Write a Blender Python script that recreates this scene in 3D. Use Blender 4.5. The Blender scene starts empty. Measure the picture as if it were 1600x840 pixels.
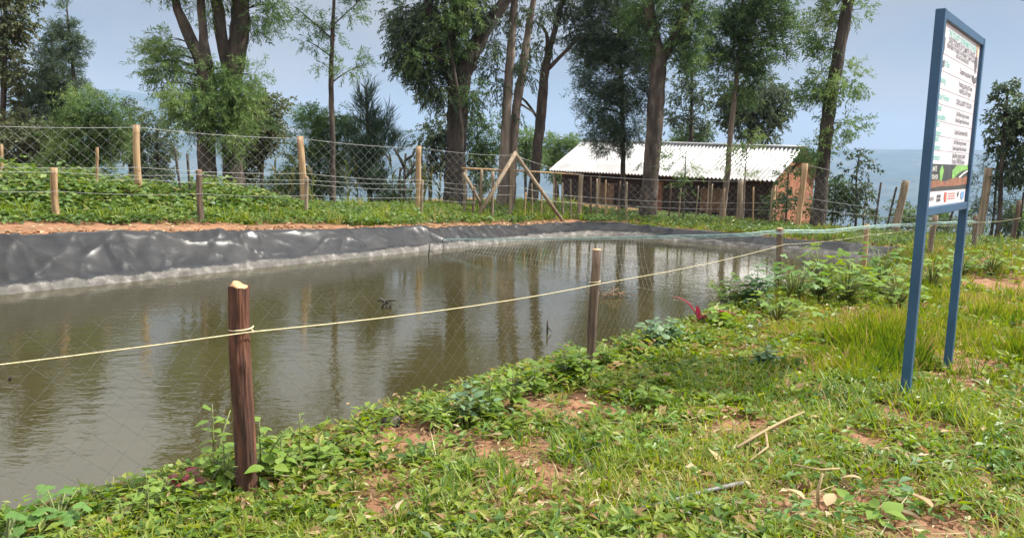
import bpy, math, random
import numpy as np
from mathutils import Vector, Matrix
random.seed(7)
RNG = np.random.default_rng(7)
scene = bpy.context.scene
COL = scene.collection

# ------------------------------------------------------------------ camera
W, H, F = 1600.0, 840.0, 1200.0
PITCH, ROLL, CAMZ = math.radians(8.06), 0.020, 1.6
_fw = np.array([0, math.cos(PITCH), -math.sin(PITCH)])
_u0 = np.array([0, math.sin(PITCH), math.cos(PITCH)])
_r0 = np.array([1.0, 0, 0])
CR = math.cos(ROLL) * _r0 + math.sin(ROLL) * _u0
CU = -math.sin(ROLL) * _r0 + math.cos(ROLL) * _u0
cam_data = bpy.data.cameras.new('camera')
cam = bpy.data.objects.new('camera', cam_data)
COL.objects.link(cam)
cam_data.sensor_width = 36.0
cam_data.lens = 36.0 * F / W
cam_data.clip_start = 0.05
cam_data.clip_end = 30000
_bk = -_fw
cam.matrix_world = Matrix(((CR[0], CU[0], _bk[0], 0), (CR[1], CU[1], _bk[1], 0), (CR[2], CU[2], _bk[2], CAMZ), (0, 0, 0, 1)))
scene.camera = cam

# ------------------------------------------------------------------ light, sky, exposure
SUN = Vector((0.68, 0.08, 0.725)).normalized()
sun_el = math.asin(SUN.z)
sun_az = math.atan2(SUN.x, SUN.y)
sd = bpy.data.lights.new('sun', 'SUN')
sd.energy = 5.0
sd.angle = math.radians(0.6)
sd.color = (1.0, 0.955, 0.87)
sun = bpy.data.objects.new('sun', sd)
COL.objects.link(sun)
sun.rotation_euler = SUN.to_track_quat('Z', 'Y').to_euler()
sun.location = (20, 0, 30)

world = bpy.data.worlds.new('World')
scene.world = world
world.use_nodes = True
wt = world.node_tree
wt.nodes.clear()
wo = wt.nodes.new('ShaderNodeOutputWorld')
bg = wt.nodes.new('ShaderNodeBackground')
sky = wt.nodes.new('ShaderNodeTexSky')
sky.sky_type = 'NISHITA'
sky.sun_disc = False
sky.sun_elevation = sun_el
sky.sun_rotation = sun_az
sky.altitude = 1800
sky.air_density = 1.0
sky.dust_density = 2.0
sky.ozone_density = 1.0
tc = wt.nodes.new('ShaderNodeTexCoord')
mp = wt.nodes.new('ShaderNodeMapping')
mp.inputs['Scale'].default_value = (1.6, 1.6, 4.2)
nz = wt.nodes.new('ShaderNodeTexNoise')
nz.inputs['Scale'].default_value = 1.7
nz.inputs['Detail'].default_value = 6
nz.inputs['Roughness'].default_value = 0.55
cr = wt.nodes.new('ShaderNodeValToRGB')
cr.color_ramp.elements[0].position = 0.36
cr.color_ramp.elements[0].color = (0.30, 0.30, 0.30, 1)
cr.color_ramp.elements[1].position = 0.72
cr.color_ramp.elements[1].color = (0.97, 0.97, 0.97, 1)
mx = wt.nodes.new('ShaderNodeMix')
mx.data_type = 'RGBA'
mx.inputs['B'].default_value = (5.5, 6.1, 7.2, 1)      # thin cloud veil, in the sky texture's own units
wt.links.new(tc.outputs['Generated'], mp.inputs['Vector'])
wt.links.new(mp.outputs['Vector'], nz.inputs['Vector'])
wt.links.new(nz.outputs['Fac'], cr.inputs['Fac'])
sx = wt.nodes.new('ShaderNodeSeparateXYZ'); wt.links.new(tc.outputs['Generated'], sx.inputs[0])
hr = wt.nodes.new('ShaderNodeMapRange'); hr.inputs['From Min'].default_value = 0.12; hr.inputs['From Max'].default_value = 0.42
hr.inputs['To Min'].default_value = 0.0; hr.inputs['To Max'].default_value = 0.55
wt.links.new(sx.outputs['Z'], hr.inputs['Value'])
am = wt.nodes.new('ShaderNodeMath'); am.operation = 'ADD'; am.use_clamp = True
wt.links.new(cr.outputs['Color'], am.inputs[0]); wt.links.new(hr.outputs['Result'], am.inputs[1])
wt.links.new(am.outputs[0], mx.inputs['Factor'])
cc = wt.nodes.new('ShaderNodeMix'); cc.data_type = 'RGBA'
cc.inputs['A'].default_value = (6.7, 6.35, 6.05, 1); cc.inputs['B'].default_value = (29.0, 28.8, 28.6, 1)
h2 = wt.nodes.new('ShaderNodeMapRange'); h2.inputs['From Min'].default_value = 0.2; h2.inputs['From Max'].default_value = 0.65
wt.links.new(sx.outputs['Z'], h2.inputs['Value']); wt.links.new(h2.outputs['Result'], cc.inputs['Factor'])
wt.links.new(cc.outputs['Result'], mx.inputs['B'])
wt.links.new(sky.outputs['Color'], mx.inputs['A'])
wt.links.new(mx.outputs['Result'], bg.inputs['Color'])
bg.inputs['Strength'].default_value = 0.050
wt.links.new(bg.outputs['Background'], wo.inputs['Surface'])

scene.view_settings.view_transform = 'Standard'
scene.view_settings.look = 'None'
scene.view_settings.gamma = 1
scene.view_settings.exposure = 0.74
scene.render.engine = 'CYCLES'
try:
    scene.cycles.use_denoising = True
except Exception:
    pass
scene.cycles.max_bounces = 6
scene.cycles.diffuse_bounces = 3
scene.cycles.glossy_bounces = 3
scene.cycles.transmission_bounces = 3
scene.cycles.volume_bounces = 1
scene.cycles.caustics_reflective = False
scene.cycles.caustics_refractive = False

# ------------------------------------------------------------------ helpers
def ray(px, py):
    d = _fw * F + CR * (px - 800.0) - CU * (py - 420.0)
    return d / d[1]

def P(px, py, D):
    r = ray(px, py)
    return np.array([r[0] * D, D, CAMZ + r[2] * D])

def PX(D):
    return D / F

def hash2(ix, iy, seed):
    h = (ix.astype(np.int64) * 374761393 + iy.astype(np.int64) * 668265263 + seed * 974711) & 0x7fffffff
    h = ((h ^ (h >> 13)) * 1274126177) & 0x7fffffff
    h = h ^ (h >> 16)
    return (h & 0xffff) / 65535.0

def vnoise(x, y, seed=0):
    x = np.asarray(x, float); y = np.asarray(y, float)
    ix = np.floor(x); iy = np.floor(y)
    fx = x - ix; fy = y - iy
    fx = fx * fx * (3 - 2 * fx); fy = fy * fy * (3 - 2 * fy)
    a = hash2(ix, iy, seed); b = hash2(ix + 1, iy, seed)
    c = hash2(ix, iy + 1, seed); d = hash2(ix + 1, iy + 1, seed)
    return (a * (1 - fx) + b * fx) * (1 - fy) + (c * (1 - fx) + d * fx) * fy

def fbm(x, y, seed=0, oct=4):
    t = 0; amp = 0.5; s = 0
    for k in range(oct):
        t = t + amp * vnoise(np.asarray(x) * 2 ** k, np.asarray(y) * 2 ** k, seed + k * 17)
        s += amp; amp *= 0.5
    return t / s

def ss(a, b, x):
    t = np.clip((np.asarray(x, float) - a) / (b - a), 0, 1)
    return t * t * (3 - 2 * t)

DV = np.array([0.664, 0.748]); NV = np.array([-0.748, 0.664])
def to_sn(x, y):
    return 0.664 * x + 0.748 * y, -0.748 * x + 0.664 * y
def to_xy(s, n):
    return 0.664 * s - 0.748 * n, 0.748 * s + 0.664 * n

WATER = -0.42
NF, SE = 13.15, 18.3
def near_edge(s):
    return np.interp(s, [-20, 1, 5, 9, 13, 18], [3.6, 3.66, 3.80, 4.2, 4.5, 4.65]) + 0.22 * (fbm(np.asarray(s) * 0.9, np.asarray(s) * 0 + 3.3, 5, 3) - 0.5)

HAZ = [(-180, 300), (-60, 330), (-34, 330), (-27, 370), (-22, 345), (-18, 375), (-15.5, 330), (-13.5, 215), (-9, 190), (-3, 185), (6, 150), (15, 120), (24, 118), (30, 120), (60, 180), (180, 300)]
def terrain(x, y):
    x = np.asarray(x, float); y = np.asarray(y, float)
    s, n = to_sn(x, y)
    r = np.hypot(x, y)
    plane = -0.03 * (np.clip(s, -9, 12.5) - 1.84)
    far_off = np.interp(s, [4, 12.7, 16], [0.34, 0.27, 0.15]) * ss(8, 13, n) + 0.24 * ss(13.3, 17, n)
    end_off = 0.12 * ss(15, 18, s)
    z = plane + np.maximum(far_off, end_off)
    z = z - 0.055 * np.maximum(s - 21, 0) * (1 - ss(17, 22, n) * 0.3) - 0.10 * np.maximum(s - 33, 0)
    z = z - 0.17 * np.maximum(n - 18.6, 0) * ss(24, 19, s)
    z = z - 0.02 * np.maximum(-n - 4, 0)
    z = z * ss(150, 45, r)
    # small unevenness
    z = z + ((fbm(x * 1.1, y * 1.1, 2, 4) - 0.5) * 0.10 + (fbm(x * 6, y * 6, 9, 2) - 0.5) * 0.035) * ss(60, 25, r)
    # pond basin
    q1 = n - near_edge(s); q2 = NF - n; q3 = SE - s
    k = 0.35
    qa = np.minimum(q1, 30)
    hmix = np.clip(0.5 + 0.5 * (q2 - q3) / 1.6, 0, 1)
    qb = q2 * (1 - hmix) + q3 * hmix - 1.6 * hmix * (1 - hmix)
    wn = np.where(q1 < qb, 0.75, 1.5)
    q = np.minimum(qa, qb)
    t = np.clip(q / wn, 0, 1)
    z = z * (1 - t) + np.where(t > 0, -1.35, 0) * t
    # valley and hills
    drop = np.interp(r, [0, 34, 60, 150, 400, 1500, 2800, 9000], [0, 0, -6, -30, -90, -215, -235, -235])
    az = np.degrees(np.arctan2(x, y))
    Hh = np.interp(az, [a for a, _ in HAZ], [b for _, b in HAZ])
    rr = ss(2300, 5200, r)
    hill = (Hh + 225) * rr
    rough = (fbm(x / 420, y / 420, 31, 5) - 0.5) * 110 * ss(300, 2000, r) * (1 - 0.75 * ss(4000, 5200, r)) \
        + (fbm(x / 45, y / 45, 41, 3) - 0.5) * 6 * ss(60, 200, r)
    return z + drop + hill + rough

def TZ(x, y):
    return float(terrain(np.array([x]), np.array([y]))[0])

def G(px, py):
    """point of the ground seen at a photograph pixel"""
    r = ray(px, py)
    t = np.concatenate([np.linspace(1.5, 60, 2400)])
    X = r[0] * t; Y = t; Z = CAMZ + r[2] * t
    below = np.nonzero(Z < terrain(X, Y))[0]
    k = below[0] if len(below) else len(t) - 1
    if py > 400:      # stay on the near bank: stop short of the water's edge
        ss_, nn_ = to_sn(X, Y)
        over = np.nonzero((nn_ > near_edge(ss_) - 0.06) & (ss_ < SE))[0]
        if len(over): k = min(k, over[0])
    return np.array([X[k], Y[k], float(terrain(X[k:k+1], Y[k:k+1])[0])])

class MB:
    """collects geometry, then builds ONE mesh"""
    def __init__(self):
        self.v = []; self.nv = 0; self.f = []      # f: (array (n,k), mat, tint array)
    def add(self, V, Fc, mat=0, tint=None):
        V = np.asarray(V, float).reshape(-1, 3)
        for arr in (Fc if isinstance(Fc, list) else [Fc]):
            arr = np.asarray(arr, np.int64)
            if tint is None: tt = np.full(len(arr), 0.5)
            elif np.isscalar(tint): tt = np.full(len(arr), float(tint))
            else: tt = np.asarray(tint, float)
            self.f.append((arr + self.nv, mat, tt))
        self.v.append(V); self.nv += len(V)
    def tube(self, pts, rad, sides=6, mat=0, cap=True, tint=None, rough=0.0, twist=0.0):
        pts = np.asarray(pts, float); n = len(pts)
        rad = np.full(n, float(rad)) if np.isscalar(rad) else np.asarray(rad, float)
        tg = np.gradient(pts, axis=0)
        tg /= np.linalg.norm(tg, axis=1)[:, None] + 1e-9
        ref = np.array([0, 0, 1.0]) if abs(tg[0][2]) < 0.9 else np.array([1.0, 0, 0])
        a = np.cross(tg, ref); a /= np.linalg.norm(a, axis=1)[:, None] + 1e-9
        b = np.cross(tg, a)
        th = np.linspace(0, 2 * np.pi, sides, endpoint=False)[None, :] + (np.arange(n) * twist)[:, None]
        rr = rad[:, None] * (1 + rough * (RNG.random((1, sides)) - 0.5) + rough * 0.5 * (RNG.random((n, sides)) - 0.5))
        V = pts[:, None, :] + rr[..., None] * (np.cos(th)[..., None] * a[:, None, :] + np.sin(th)[..., None] * b[:, None, :])
        i = np.arange(n - 1)[:, None] * sides; j = np.arange(sides)[None, :]; j2 = (j + 1) % sides
        Q = np.stack([i + j, i + j2, i + sides + j2, i + sides + j], -1).reshape(-1, 4)
        fl = [Q]
        V = V.reshape(-1, 3)
        if cap:
            V = np.vstack([V, pts[0], pts[-1]])
            c0 = n * sides; c1 = c0 + 1
            jj = np.arange(sides); j3 = (jj + 1) % sides
            fl.append(np.stack([np.full(sides, c0), j3, jj], -1))
            fl.append(np.stack([np.full(sides, c1), (n - 1) * sides + jj, (n - 1) * sides + j3], -1))
        self.add(V, fl, mat, tint)
        return V
    def box(self, c, ax, ay, az, mat=0, tint=None):
        """centre and three half-axis vectors"""
        c = np.asarray(c, float); ax = np.asarray(ax, float); ay = np.asarray(ay, float); az = np.asarray(az, float)
        V = [c + i * ax + j * ay + k * az for i in (-1, 1) for j in (-1, 1) for k in (-1, 1)]
        Q = np.array([[0, 1, 3, 2], [4, 6, 7, 5], [0, 4, 5, 1], [2, 3, 7, 6], [0, 2, 6, 4], [1, 5, 7, 3]])
        self.add(V, Q, mat, tint)
    def leaves(self, Pn, Dn, Nn, L, Wd, mat=0, tint=None, fold=0.15):
        """batch of leaf-shaped faces: base, left, tip, right"""
        Pn = np.asarray(Pn, float); N = len(Pn)
        Dn = Dn / (np.linalg.norm(Dn, axis=1)[:, None] + 1e-9)
        S = np.cross(Dn, Nn); S /= np.linalg.norm(S, axis=1)[:, None] + 1e-9
        Nn = np.cross(S, Dn)
        L = np.broadcast_to(np.asarray(L, float), (N,))[:, None]; Wd = np.broadcast_to(np.asarray(Wd, float), (N,))[:, None]
        mid = Pn + Dn * L * 0.45
        V = np.stack([Pn, mid + S * Wd / 2 + Nn * Wd * fold, Pn + Dn * L - Nn * L * 0.08, mid - S * Wd / 2 + Nn * Wd * fold], 1).reshape(-1, 3)
        i = np.arange(N)[:, None] * 4
        T = np.concatenate([i + np.array([[0, 1, 2]]), i + np.array([[0, 2, 3]])], 0)
        tt = None
        if tint is not None: tt = np.concatenate([tint, tint])
        self.add(V, T, mat, tt)
    def blades(self, Pn, az, L, Wd, lean, curl, mat=0, tint=None):
        N = len(Pn)
        hd = np.stack([np.cos(az), np.sin(az), np.zeros(N)], 1)
        sd_ = np.stack([-np.sin(az), np.cos(az), np.zeros(N)], 1)
        up = np.array([[0, 0, 1.0]])
        Ls = [0, 0.4, 0.75, 1.0]; out = []
        pos = Pn.copy(); ang = lean.copy(); prev = 0
        for k, t in enumerate(Ls):
            if k:
                seg = (t - prev) * L
                pos = pos + seg[:, None] * (np.sin(ang)[:, None] * hd + np.cos(ang)[:, None] * up)
                ang = ang + curl
            prev = t
            w = Wd * (1.0, 0.95, 0.6, 0)[k] / 2
            if k < 3:
                out += [pos - sd_ * w[:, None], pos + sd_ * w[:, None]]
            else:
                out.append(pos)
        V = np.stack(out, 1).reshape(-1, 3)
        i = np.arange(N)[:, None] * 7
        Q = np.concatenate([i + np.array([[0, 1, 3, 2]]), i + np.array([[2, 3, 5, 4]])], 0)
        T = i + np.array([[4, 5, 6]])
        tt = np.full(N, 0.5) if tint is None else tint
        self.add(V, Q, mat, np.concatenate([tt, tt]))
        self.f.append((T + self.nv - len(V), mat, tt))
    def build(self, name, mats, parent=None, smooth=True, origin=None):
        me = bpy.data.meshes.new(name)
        V = np.vstack(self.v)
        if origin is not None: V = V - np.asarray(origin)[None, :]
        me.vertices.add(len(V)); me.vertices.foreach_set('co', V.astype(np.float32).ravel())
        nl = sum(a.size for a, _, _ in self.f); npol = sum(len(a) for a, _, _ in self.f)
        me.loops.add(nl); me.polygons.add(npol)
        me.loops.foreach_set('vertex_index', np.concatenate([a.ravel() for a, _, _ in self.f]).astype(np.int32))
        tot = np.concatenate([np.full(len(a), a.shape[1]) for a, _, _ in self.f]).astype(np.int32)
        me.polygons.foreach_set('loop_start', np.concatenate([[0], np.cumsum(tot)[:-1]]).astype(np.int32))
        me.polygons.foreach_set('material_index', np.concatenate([np.full(len(a), m) for a, m, _ in self.f]).astype(np.int32))
        if smooth is not None:
            me.polygons.foreach_set('use_smooth', np.full(npol, bool(smooth)))
        at = me.attributes.new('tint', 'FLOAT', 'FACE')
        at.data.foreach_set('value', np.concatenate([t for _, _, t in self.f]).astype(np.float32))
        for m in (mats if isinstance(mats, (list, tuple)) else [mats]): me.materials.append(m)
        me.update(calc_edges=True)
        o = bpy.data.objects.new(name, me)
        COL.objects.link(o)
        if origin is not None: o.location = [float(q) for q in origin]
        if parent is not None:
            o.parent = parent
            if origin is None: o.location = -parent.location
            else: o.location = Vector([float(q) for q in origin]) - parent.location
        return o

def tag(o, label=None, cat=None, group=None, kind=None):
    if label: o['label'] = label
    if cat: o['category'] = cat
    if group: o['group'] = group
    if kind: o['kind'] = kind
    return o

def thing(name, label, cat, loc, group=None):
    o = bpy.data.objects.new(name, None)
    COL.objects.link(o)
    o.location = [float(q) for q in loc]
    o.empty_display_size = 0.2
    return tag(o, label, cat, group)

# ------------------------------------------------------------------ materials
def newmat(name):
    m = bpy.data.materials.new(name); m.use_nodes = True
    nt = m.node_tree; nt.nodes.clear()
    out = nt.nodes.new('ShaderNodeOutputMaterial')
    return m, nt, out

def ramp(nt, fac, stops):
    r = nt.nodes.new('ShaderNodeValToRGB')
    e = r.color_ramp.elements
    while len(e) > 1: e.remove(e[0])
    e[0].position = stops[0][0]; e[0].color = (*stops[0][1], 1)
    for p, c in stops[1:]:
        k = e.new(p); k.color = (*c, 1)
    nt.links.new(fac, r.inputs['Fac'])
    return r.outputs['Color']

def noise(nt, scale, detail=4, rough=0.55, vec=None, stretch=None, obj=False):
    t = nt.nodes.new('ShaderNodeTexCoord')
    src = t.outputs['Object']
    if stretch is not None:
        mpn = nt.nodes.new('ShaderNodeMapping'); mpn.inputs['Scale'].default_value = stretch
        nt.links.new(src, mpn.inputs['Vector']); src = mpn.outputs['Vector']
    n = nt.nodes.new('ShaderNodeTexNoise')
    n.inputs['Scale'].default_value = scale; n.inputs['Detail'].default_value = detail; n.inputs['Roughness'].default_value = rough
    nt.links.new(src, n.inputs['Vector'])
    return n.outputs['Fac']

def mix(nt, fac, a, b):
    m = nt.nodes.new('ShaderNodeMix'); m.data_type = 'RGBA'
    if isinstance(fac, float): m.inputs['Factor'].default_value = fac
    else: nt.links.new(fac, m.inputs['Factor'])
    for k, v in (('A', a), ('B', b)):
        if isinstance(v, tuple): m.inputs[k].default_value = (*v, 1)
        else: nt.links.new(v, m.inputs[k])
    return m.outputs['Result']

def bump(nt, h, strength, dist):
    b = nt.nodes.new('ShaderNodeBump')
    b.inputs['Strength'].default_value = strength; b.inputs['Distance'].default_value = dist
    nt.links.new(h, b.inputs['Height'])
    return b.outputs['Normal']

def surf(name, stops, scale=6, detail=6, rough=0.85, stretch=None, bs=0.5, bd=0.01, metal=0.0, spec=None, bscale=None):
    m, nt, out = newmat(name)
    p = nt.nodes.new('ShaderNodeBsdfPrincipled')
    f = noise(nt, scale, detail, 0.6, stretch=stretch)
    nt.links.new(ramp(nt, f, stops), p.inputs['Base Color'])
    p.inputs['Roughness'].default_value = rough; p.inputs['Metallic'].default_value = metal
    if spec is not None: p.inputs['Specular IOR Level'].default_value = spec
    if bs:
        h = noise(nt, (bscale or scale * 2.5), 5, 0.6, stretch=stretch)
        nt.links.new(bump(nt, h, bs, bd), p.inputs['Normal'])
    nt.links.new(p.outputs['BSDF'], out.inputs['Surface'])
    return m

def leafmat(name, stops, trans=0.35, rough=0.5, vein=0.0):
    m, nt, out = newmat(name)
    a = nt.nodes.new('ShaderNodeAttribute'); a.attribute_name = 'tint'
    oi = nt.nodes.new('ShaderNodeObjectInfo')
    ad = nt.nodes.new('ShaderNodeMath'); ad.operation = 'MULTIPLY_ADD'
    nt.links.new(oi.outputs['Random'], ad.inputs[0]); ad.inputs[1].default_value = 0.25
    sb = nt.nodes.new('ShaderNodeMath'); sb.operation = 'SUBTRACT'; nt.links.new(a.outputs['Fac'], sb.inputs[0]); sb.inputs[1].default_value = 0.12
    nt.links.new(sb.outputs[0], ad.inputs[2])
    c = ramp(nt, ad.outputs[0], stops)
    f = noise(nt, 30, 2)
    c = mix(nt, f, c, mix(nt, 0.25, c, (0.02, 0.03, 0.01)))
    p = nt.nodes.new('ShaderNodeBsdfPrincipled')
    nt.links.new(c, p.inputs['Base Color']); p.inputs['Roughness'].default_value = rough
    p.inputs['Specular IOR Level'].default_value = 0.35
    tr = nt.nodes.new('ShaderNodeBsdfTranslucent')
    hs = nt.nodes.new('ShaderNodeHueSaturation'); hs.inputs['Hue'].default_value = 0.485; hs.inputs['Saturation'].default_value = 1.15; hs.inputs['Value'].default_value = 1.25
    nt.links.new(c, hs.inputs['Color']); nt.links.new(hs.outputs['Color'], tr.inputs['Color'])
    ms = nt.nodes.new('ShaderNodeMixShader'); ms.inputs[0].default_value = trans
    nt.links.new(p.outputs['BSDF'], ms.inputs[1]); nt.links.new(tr.outputs['BSDF'], ms.inputs[2])
    nt.links.new(ms.outputs['Shader'], out.inputs['Surface'])
    return m

M = {}
M['bark_dark'] = surf('bark_dark', [(0.3, (0.02, 0.016, 0.013)), (0.55, (0.06, 0.046, 0.036)), (0.75, (0.14, 0.115, 0.09))], 5, 8, 0.95, (1, 1, 0.30), 1.0, 0.07)
M['bark_brown'] = surf('bark_brown', [(0.3, (0.026, 0.019, 0.015)), (0.52, (0.072, 0.054, 0.043)), (0.75, (0.18, 0.135, 0.102))], 5, 8, 0.95, (1, 1, 0.30), 1.0, 0.07)
M['bark_pale'] = surf('bark_pale', [(0.3, (0.07, 0.052, 0.042)), (0.55, (0.18, 0.14, 0.11)), (0.75, (0.32, 0.26, 0.21))], 5, 8, 0.9, (1, 1, 0.2), 0.6, 0.02)
M['post_bark'] = surf('post_bark', [(0.28, (0.022, 0.011, 0.008)), (0.5, (0.085, 0.035, 0.022)), (0.68, (0.20, 0.082, 0.045)), (0.85, (0.32, 0.17, 0.10))], 26, 9, 0.85, (1, 1, 0.13), 1.0, 0.010)
M['post_grey'] = surf('post_grey', [(0.28, (0.03, 0.02, 0.015)), (0.5, (0.10, 0.065, 0.045)), (0.75, (0.22, 0.155, 0.10))], 26, 9, 0.85, (1, 1, 0.08), 0.9, 0.01)
M['post_pale'] = surf('post_pale', [(0.28, (0.15, 0.09, 0.045)), (0.5, (0.33, 0.21, 0.11)), (0.75, (0.47, 0.33, 0.19))], 20, 8, 0.85, (1, 1, 0.08), 0.7, 0.01)
M['post_weathered'] = surf('post_weathered', [(0.28, (0.10, 0.075, 0.05)), (0.5, (0.22, 0.165, 0.11)), (0.75, (0.36, 0.29, 0.20))], 20, 8, 0.9, (1, 1, 0.08), 0.7, 0.01)
M['cut_wood'] = surf('cut_wood', [(0.3, (0.42, 0.20, 0.09)), (0.6, (0.62, 0.38, 0.20)), (0.8, (0.70, 0.52, 0.32))], 30, 4, 0.8)
M['stick_dark'] = surf('stick_dark', [(0.3, (0.02, 0.018, 0.015)), (0.7, (0.08, 0.065, 0.05))], 15, 4, 0.9)
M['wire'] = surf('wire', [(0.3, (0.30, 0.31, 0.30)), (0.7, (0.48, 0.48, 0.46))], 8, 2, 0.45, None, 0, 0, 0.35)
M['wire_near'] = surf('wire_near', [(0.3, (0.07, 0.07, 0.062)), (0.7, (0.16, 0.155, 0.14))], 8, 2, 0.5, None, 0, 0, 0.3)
M['rope_yellow'] = surf('rope_yellow', [(0.3, (0.42, 0.36, 0.20)), (0.7, (0.62, 0.55, 0.36))], 60, 3, 0.8, None, 0.5, 0.003)
M['net_green'] = surf('net_green', [(0.3, (0.20, 0.33, 0.31)), (0.7, (0.38, 0.52, 0.49))], 10, 3, 0.6, None, 0)
M['net_pale'] = surf('net_pale', [(0.3, (0.32, 0.33, 0.27)), (0.7, (0.55, 0.55, 0.46))], 10, 3, 0.6, None, 0)
M['sign_blue'] = surf('sign_blue', [(0.35, (0.020, 0.066, 0.13)), (0.65, (0.028, 0.085, 0.165))], 3, 4, 0.38, None, 0.08, 0.002)
M['board_white'] = surf('board_white', [(0.3, (0.60, 0.585, 0.615)), (0.7, (0.66, 0.645, 0.67))], 2, 3, 0.45, None, 0.03, 0.002)
M['ink_grey'] = surf('ink_grey', [(0.3, (0.09, 0.085, 0.095)), (0.7, (0.14, 0.13, 0.14))], 8, 2, 0.6, None, 0)
M['ink_teal'] = surf('ink_teal', [(0.3, (0.12, 0.42, 0.37)), (0.7, (0.18, 0.50, 0.44))], 8, 2, 0.6, None, 0)
M['ink_line'] = surf('ink_line', [(0.3, (0.45, 0.44, 0.46)), (0.7, (0.52, 0.5, 0.52))], 8, 2, 0.6, None, 0)
M['ink_red'] = surf('ink_red', [(0.3, (0.50, 0.11, 0.07)), (0.7, (0.58, 0.15, 0.10))], 8, 2, 0.6, None, 0)
M['ink_blue'] = surf('ink_blue', [(0.3, (0.12, 0.28, 0.55)), (0.7, (0.18, 0.34, 0.6))], 8, 2, 0.6, None, 0)
M['ink_gold'] = surf('ink_gold', [(0.3, (0.50, 0.36, 0.16)), (0.7, (0.6, 0.45, 0.22))], 8, 2, 0.6, None, 0)
M['ink_pale'] = surf('ink_pale', [(0.3, (0.6, 0.62, 0.56)), (0.7, (0.7, 0.7, 0.66))], 8, 2, 0.6, None, 0)
M['banner'] = surf('banner', [(0.3, (0.025, 0.03, 0.025)), (0.7, (0.06, 0.06, 0.055))], 8, 3, 0.5, None, 0)
M['print_soil'] = surf('print_soil', [(0.3, (0.13, 0.05, 0.03)), (0.6, (0.32, 0.14, 0.07)), (0.8, (0.45, 0.25, 0.15))], 25, 4, 0.5, None, 0)
M['print_leaf'] = surf('print_leaf', [(0.3, (0.08, 0.26, 0.05)), (0.7, (0.30, 0.55, 0.14))], 25, 4, 0.5, None, 0)
M['mud_wall'] = surf('mud_wall', [(0.3, (0.15, 0.058, 0.03)), (0.55, (0.29, 0.12, 0.06)), (0.8, (0.42, 0.21, 0.12))], 3, 8, 0.95, None, 0.7, 0.03, bscale=14)
M['mud_wall_shaded'] = surf('mud_wall_shaded', [(0.3, (0.022, 0.017, 0.015)), (0.55, (0.042, 0.031, 0.026)), (0.8, (0.095, 0.058, 0.044))], 2.2, 8, 0.95, None, 0.7, 0.03, bscale=14)  # darker copy of mud_wall: the front wall's shade is put into its colour
M['wood_frame'] = surf('wood_frame', [(0.3, (0.09, 0.055, 0.03)), (0.7, (0.25, 0.16, 0.09))], 10, 5, 0.85, (1, 1, 0.2))
M['door_wood'] = surf('door_wood', [(0.3, (0.16, 0.06, 0.03)), (0.7, (0.36, 0.16, 0.085))], 10, 5, 0.8, (1, 1, 0.15))
M['roof_metal'] = surf('roof_metal', [(0.3, (0.21, 0.205, 0.20)), (0.55, (0.30, 0.297, 0.297)), (0.8, (0.38, 0.38, 0.385))], 0.9, 7, 0.4, None, 0.05, 0.01, 0.35)
M['pipe_grey'] = surf('pipe_grey', [(0.3, (0.09, 0.09, 0.092)), (0.7, (0.22, 0.22, 0.22))], 14, 4, 0.5)
M['straw'] = leafmat('straw', [(0.0, (0.20, 0.12, 0.065)), (0.35, (0.36, 0.25, 0.13)), (0.7, (0.52, 0.42, 0.24)), (1.0, (0.62, 0.56, 0.40))], 0.2, 0.8)
M['leaf_grass'] = leafmat('leaf_grass', [(0.0, (0.05, 0.12, 0.018)), (0.35, (0.145, 0.245, 0.024)), (0.7, (0.26, 0.33, 0.034)), (0.93, (0.34, 0.33, 0.075)), (1.0, (0.46, 0.37, 0.17))], 0.45, 0.5)
M['leaf_weed'] = leafmat('leaf_weed', [(0.0, (0.042, 0.10, 0.030)), (0.4, (0.115, 0.21, 0.03)), (0.75, (0.235, 0.32, 0.042)), (0.93, (0.33, 0.35, 0.075)), (1.0, (0.36, 0.24, 0.11))], 0.42, 0.42)
M['leaf_lime'] = leafmat('leaf_lime', [(0.0, (0.10, 0.20, 0.035)), (0.5, (0.20, 0.32, 0.05)), (1.0, (0.36, 0.40, 0.075))], 0.4, 0.42)
M['leaf_mallow'] = leafmat('leaf_mallow', [(0.0, (0.075, 0.16, 0.035)), (0.5, (0.13, 0.26, 0.055)), (1.0, (0.22, 0.36, 0.08))], 0.38, 0.5)
M['leaf_bluish'] = leafmat('leaf_bluish', [(0.0, (0.07, 0.15, 0.085)), (0.5, (0.15, 0.25, 0.13)), (1.0, (0.24, 0.34, 0.15))], 0.3, 0.5)
M['leaf_red'] = leafmat('leaf_red', [(0.0, (0.12, 0.016, 0.025)), (0.5, (0.26, 0.04, 0.05)), (1.0, (0.36, 0.08, 0.07))], 0.35, 0.45)
M['leaf_cover'] = leafmat('leaf_cover', [(0.0, (0.04, 0.095, 0.03)), (0.5, (0.115, 0.20, 0.048)), (0.9, (0.22, 0.30, 0.07)), (1.0, (0.28, 0.28, 0.09))], 0.35, 0.45)
M['leaf_euc'] = leafmat('leaf_euc', [(0.0, (0.048, 0.072, 0.048)), (0.5, (0.085, 0.125, 0.066)), (0.85, (0.13, 0.18, 0.075)), (1.0, (0.20, 0.25, 0.09))], 0.4, 0.42)
M['leaf_feather'] = leafmat('leaf_feather', [(0.0, (0.05, 0.10, 0.045)), (0.5, (0.11, 0.19, 0.062)), (0.85, (0.19, 0.29, 0.09)), (1.0, (0.25, 0.34, 0.12))], 0.38, 0.5)
M['leaf_conifer'] = leafmat('leaf_conifer', [(0.0, (0.05, 0.082, 0.060)), (0.5, (0.088, 0.136, 0.085)), (1.0, (0.145, 0.20, 0.10))], 0.36, 0.55)
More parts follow.
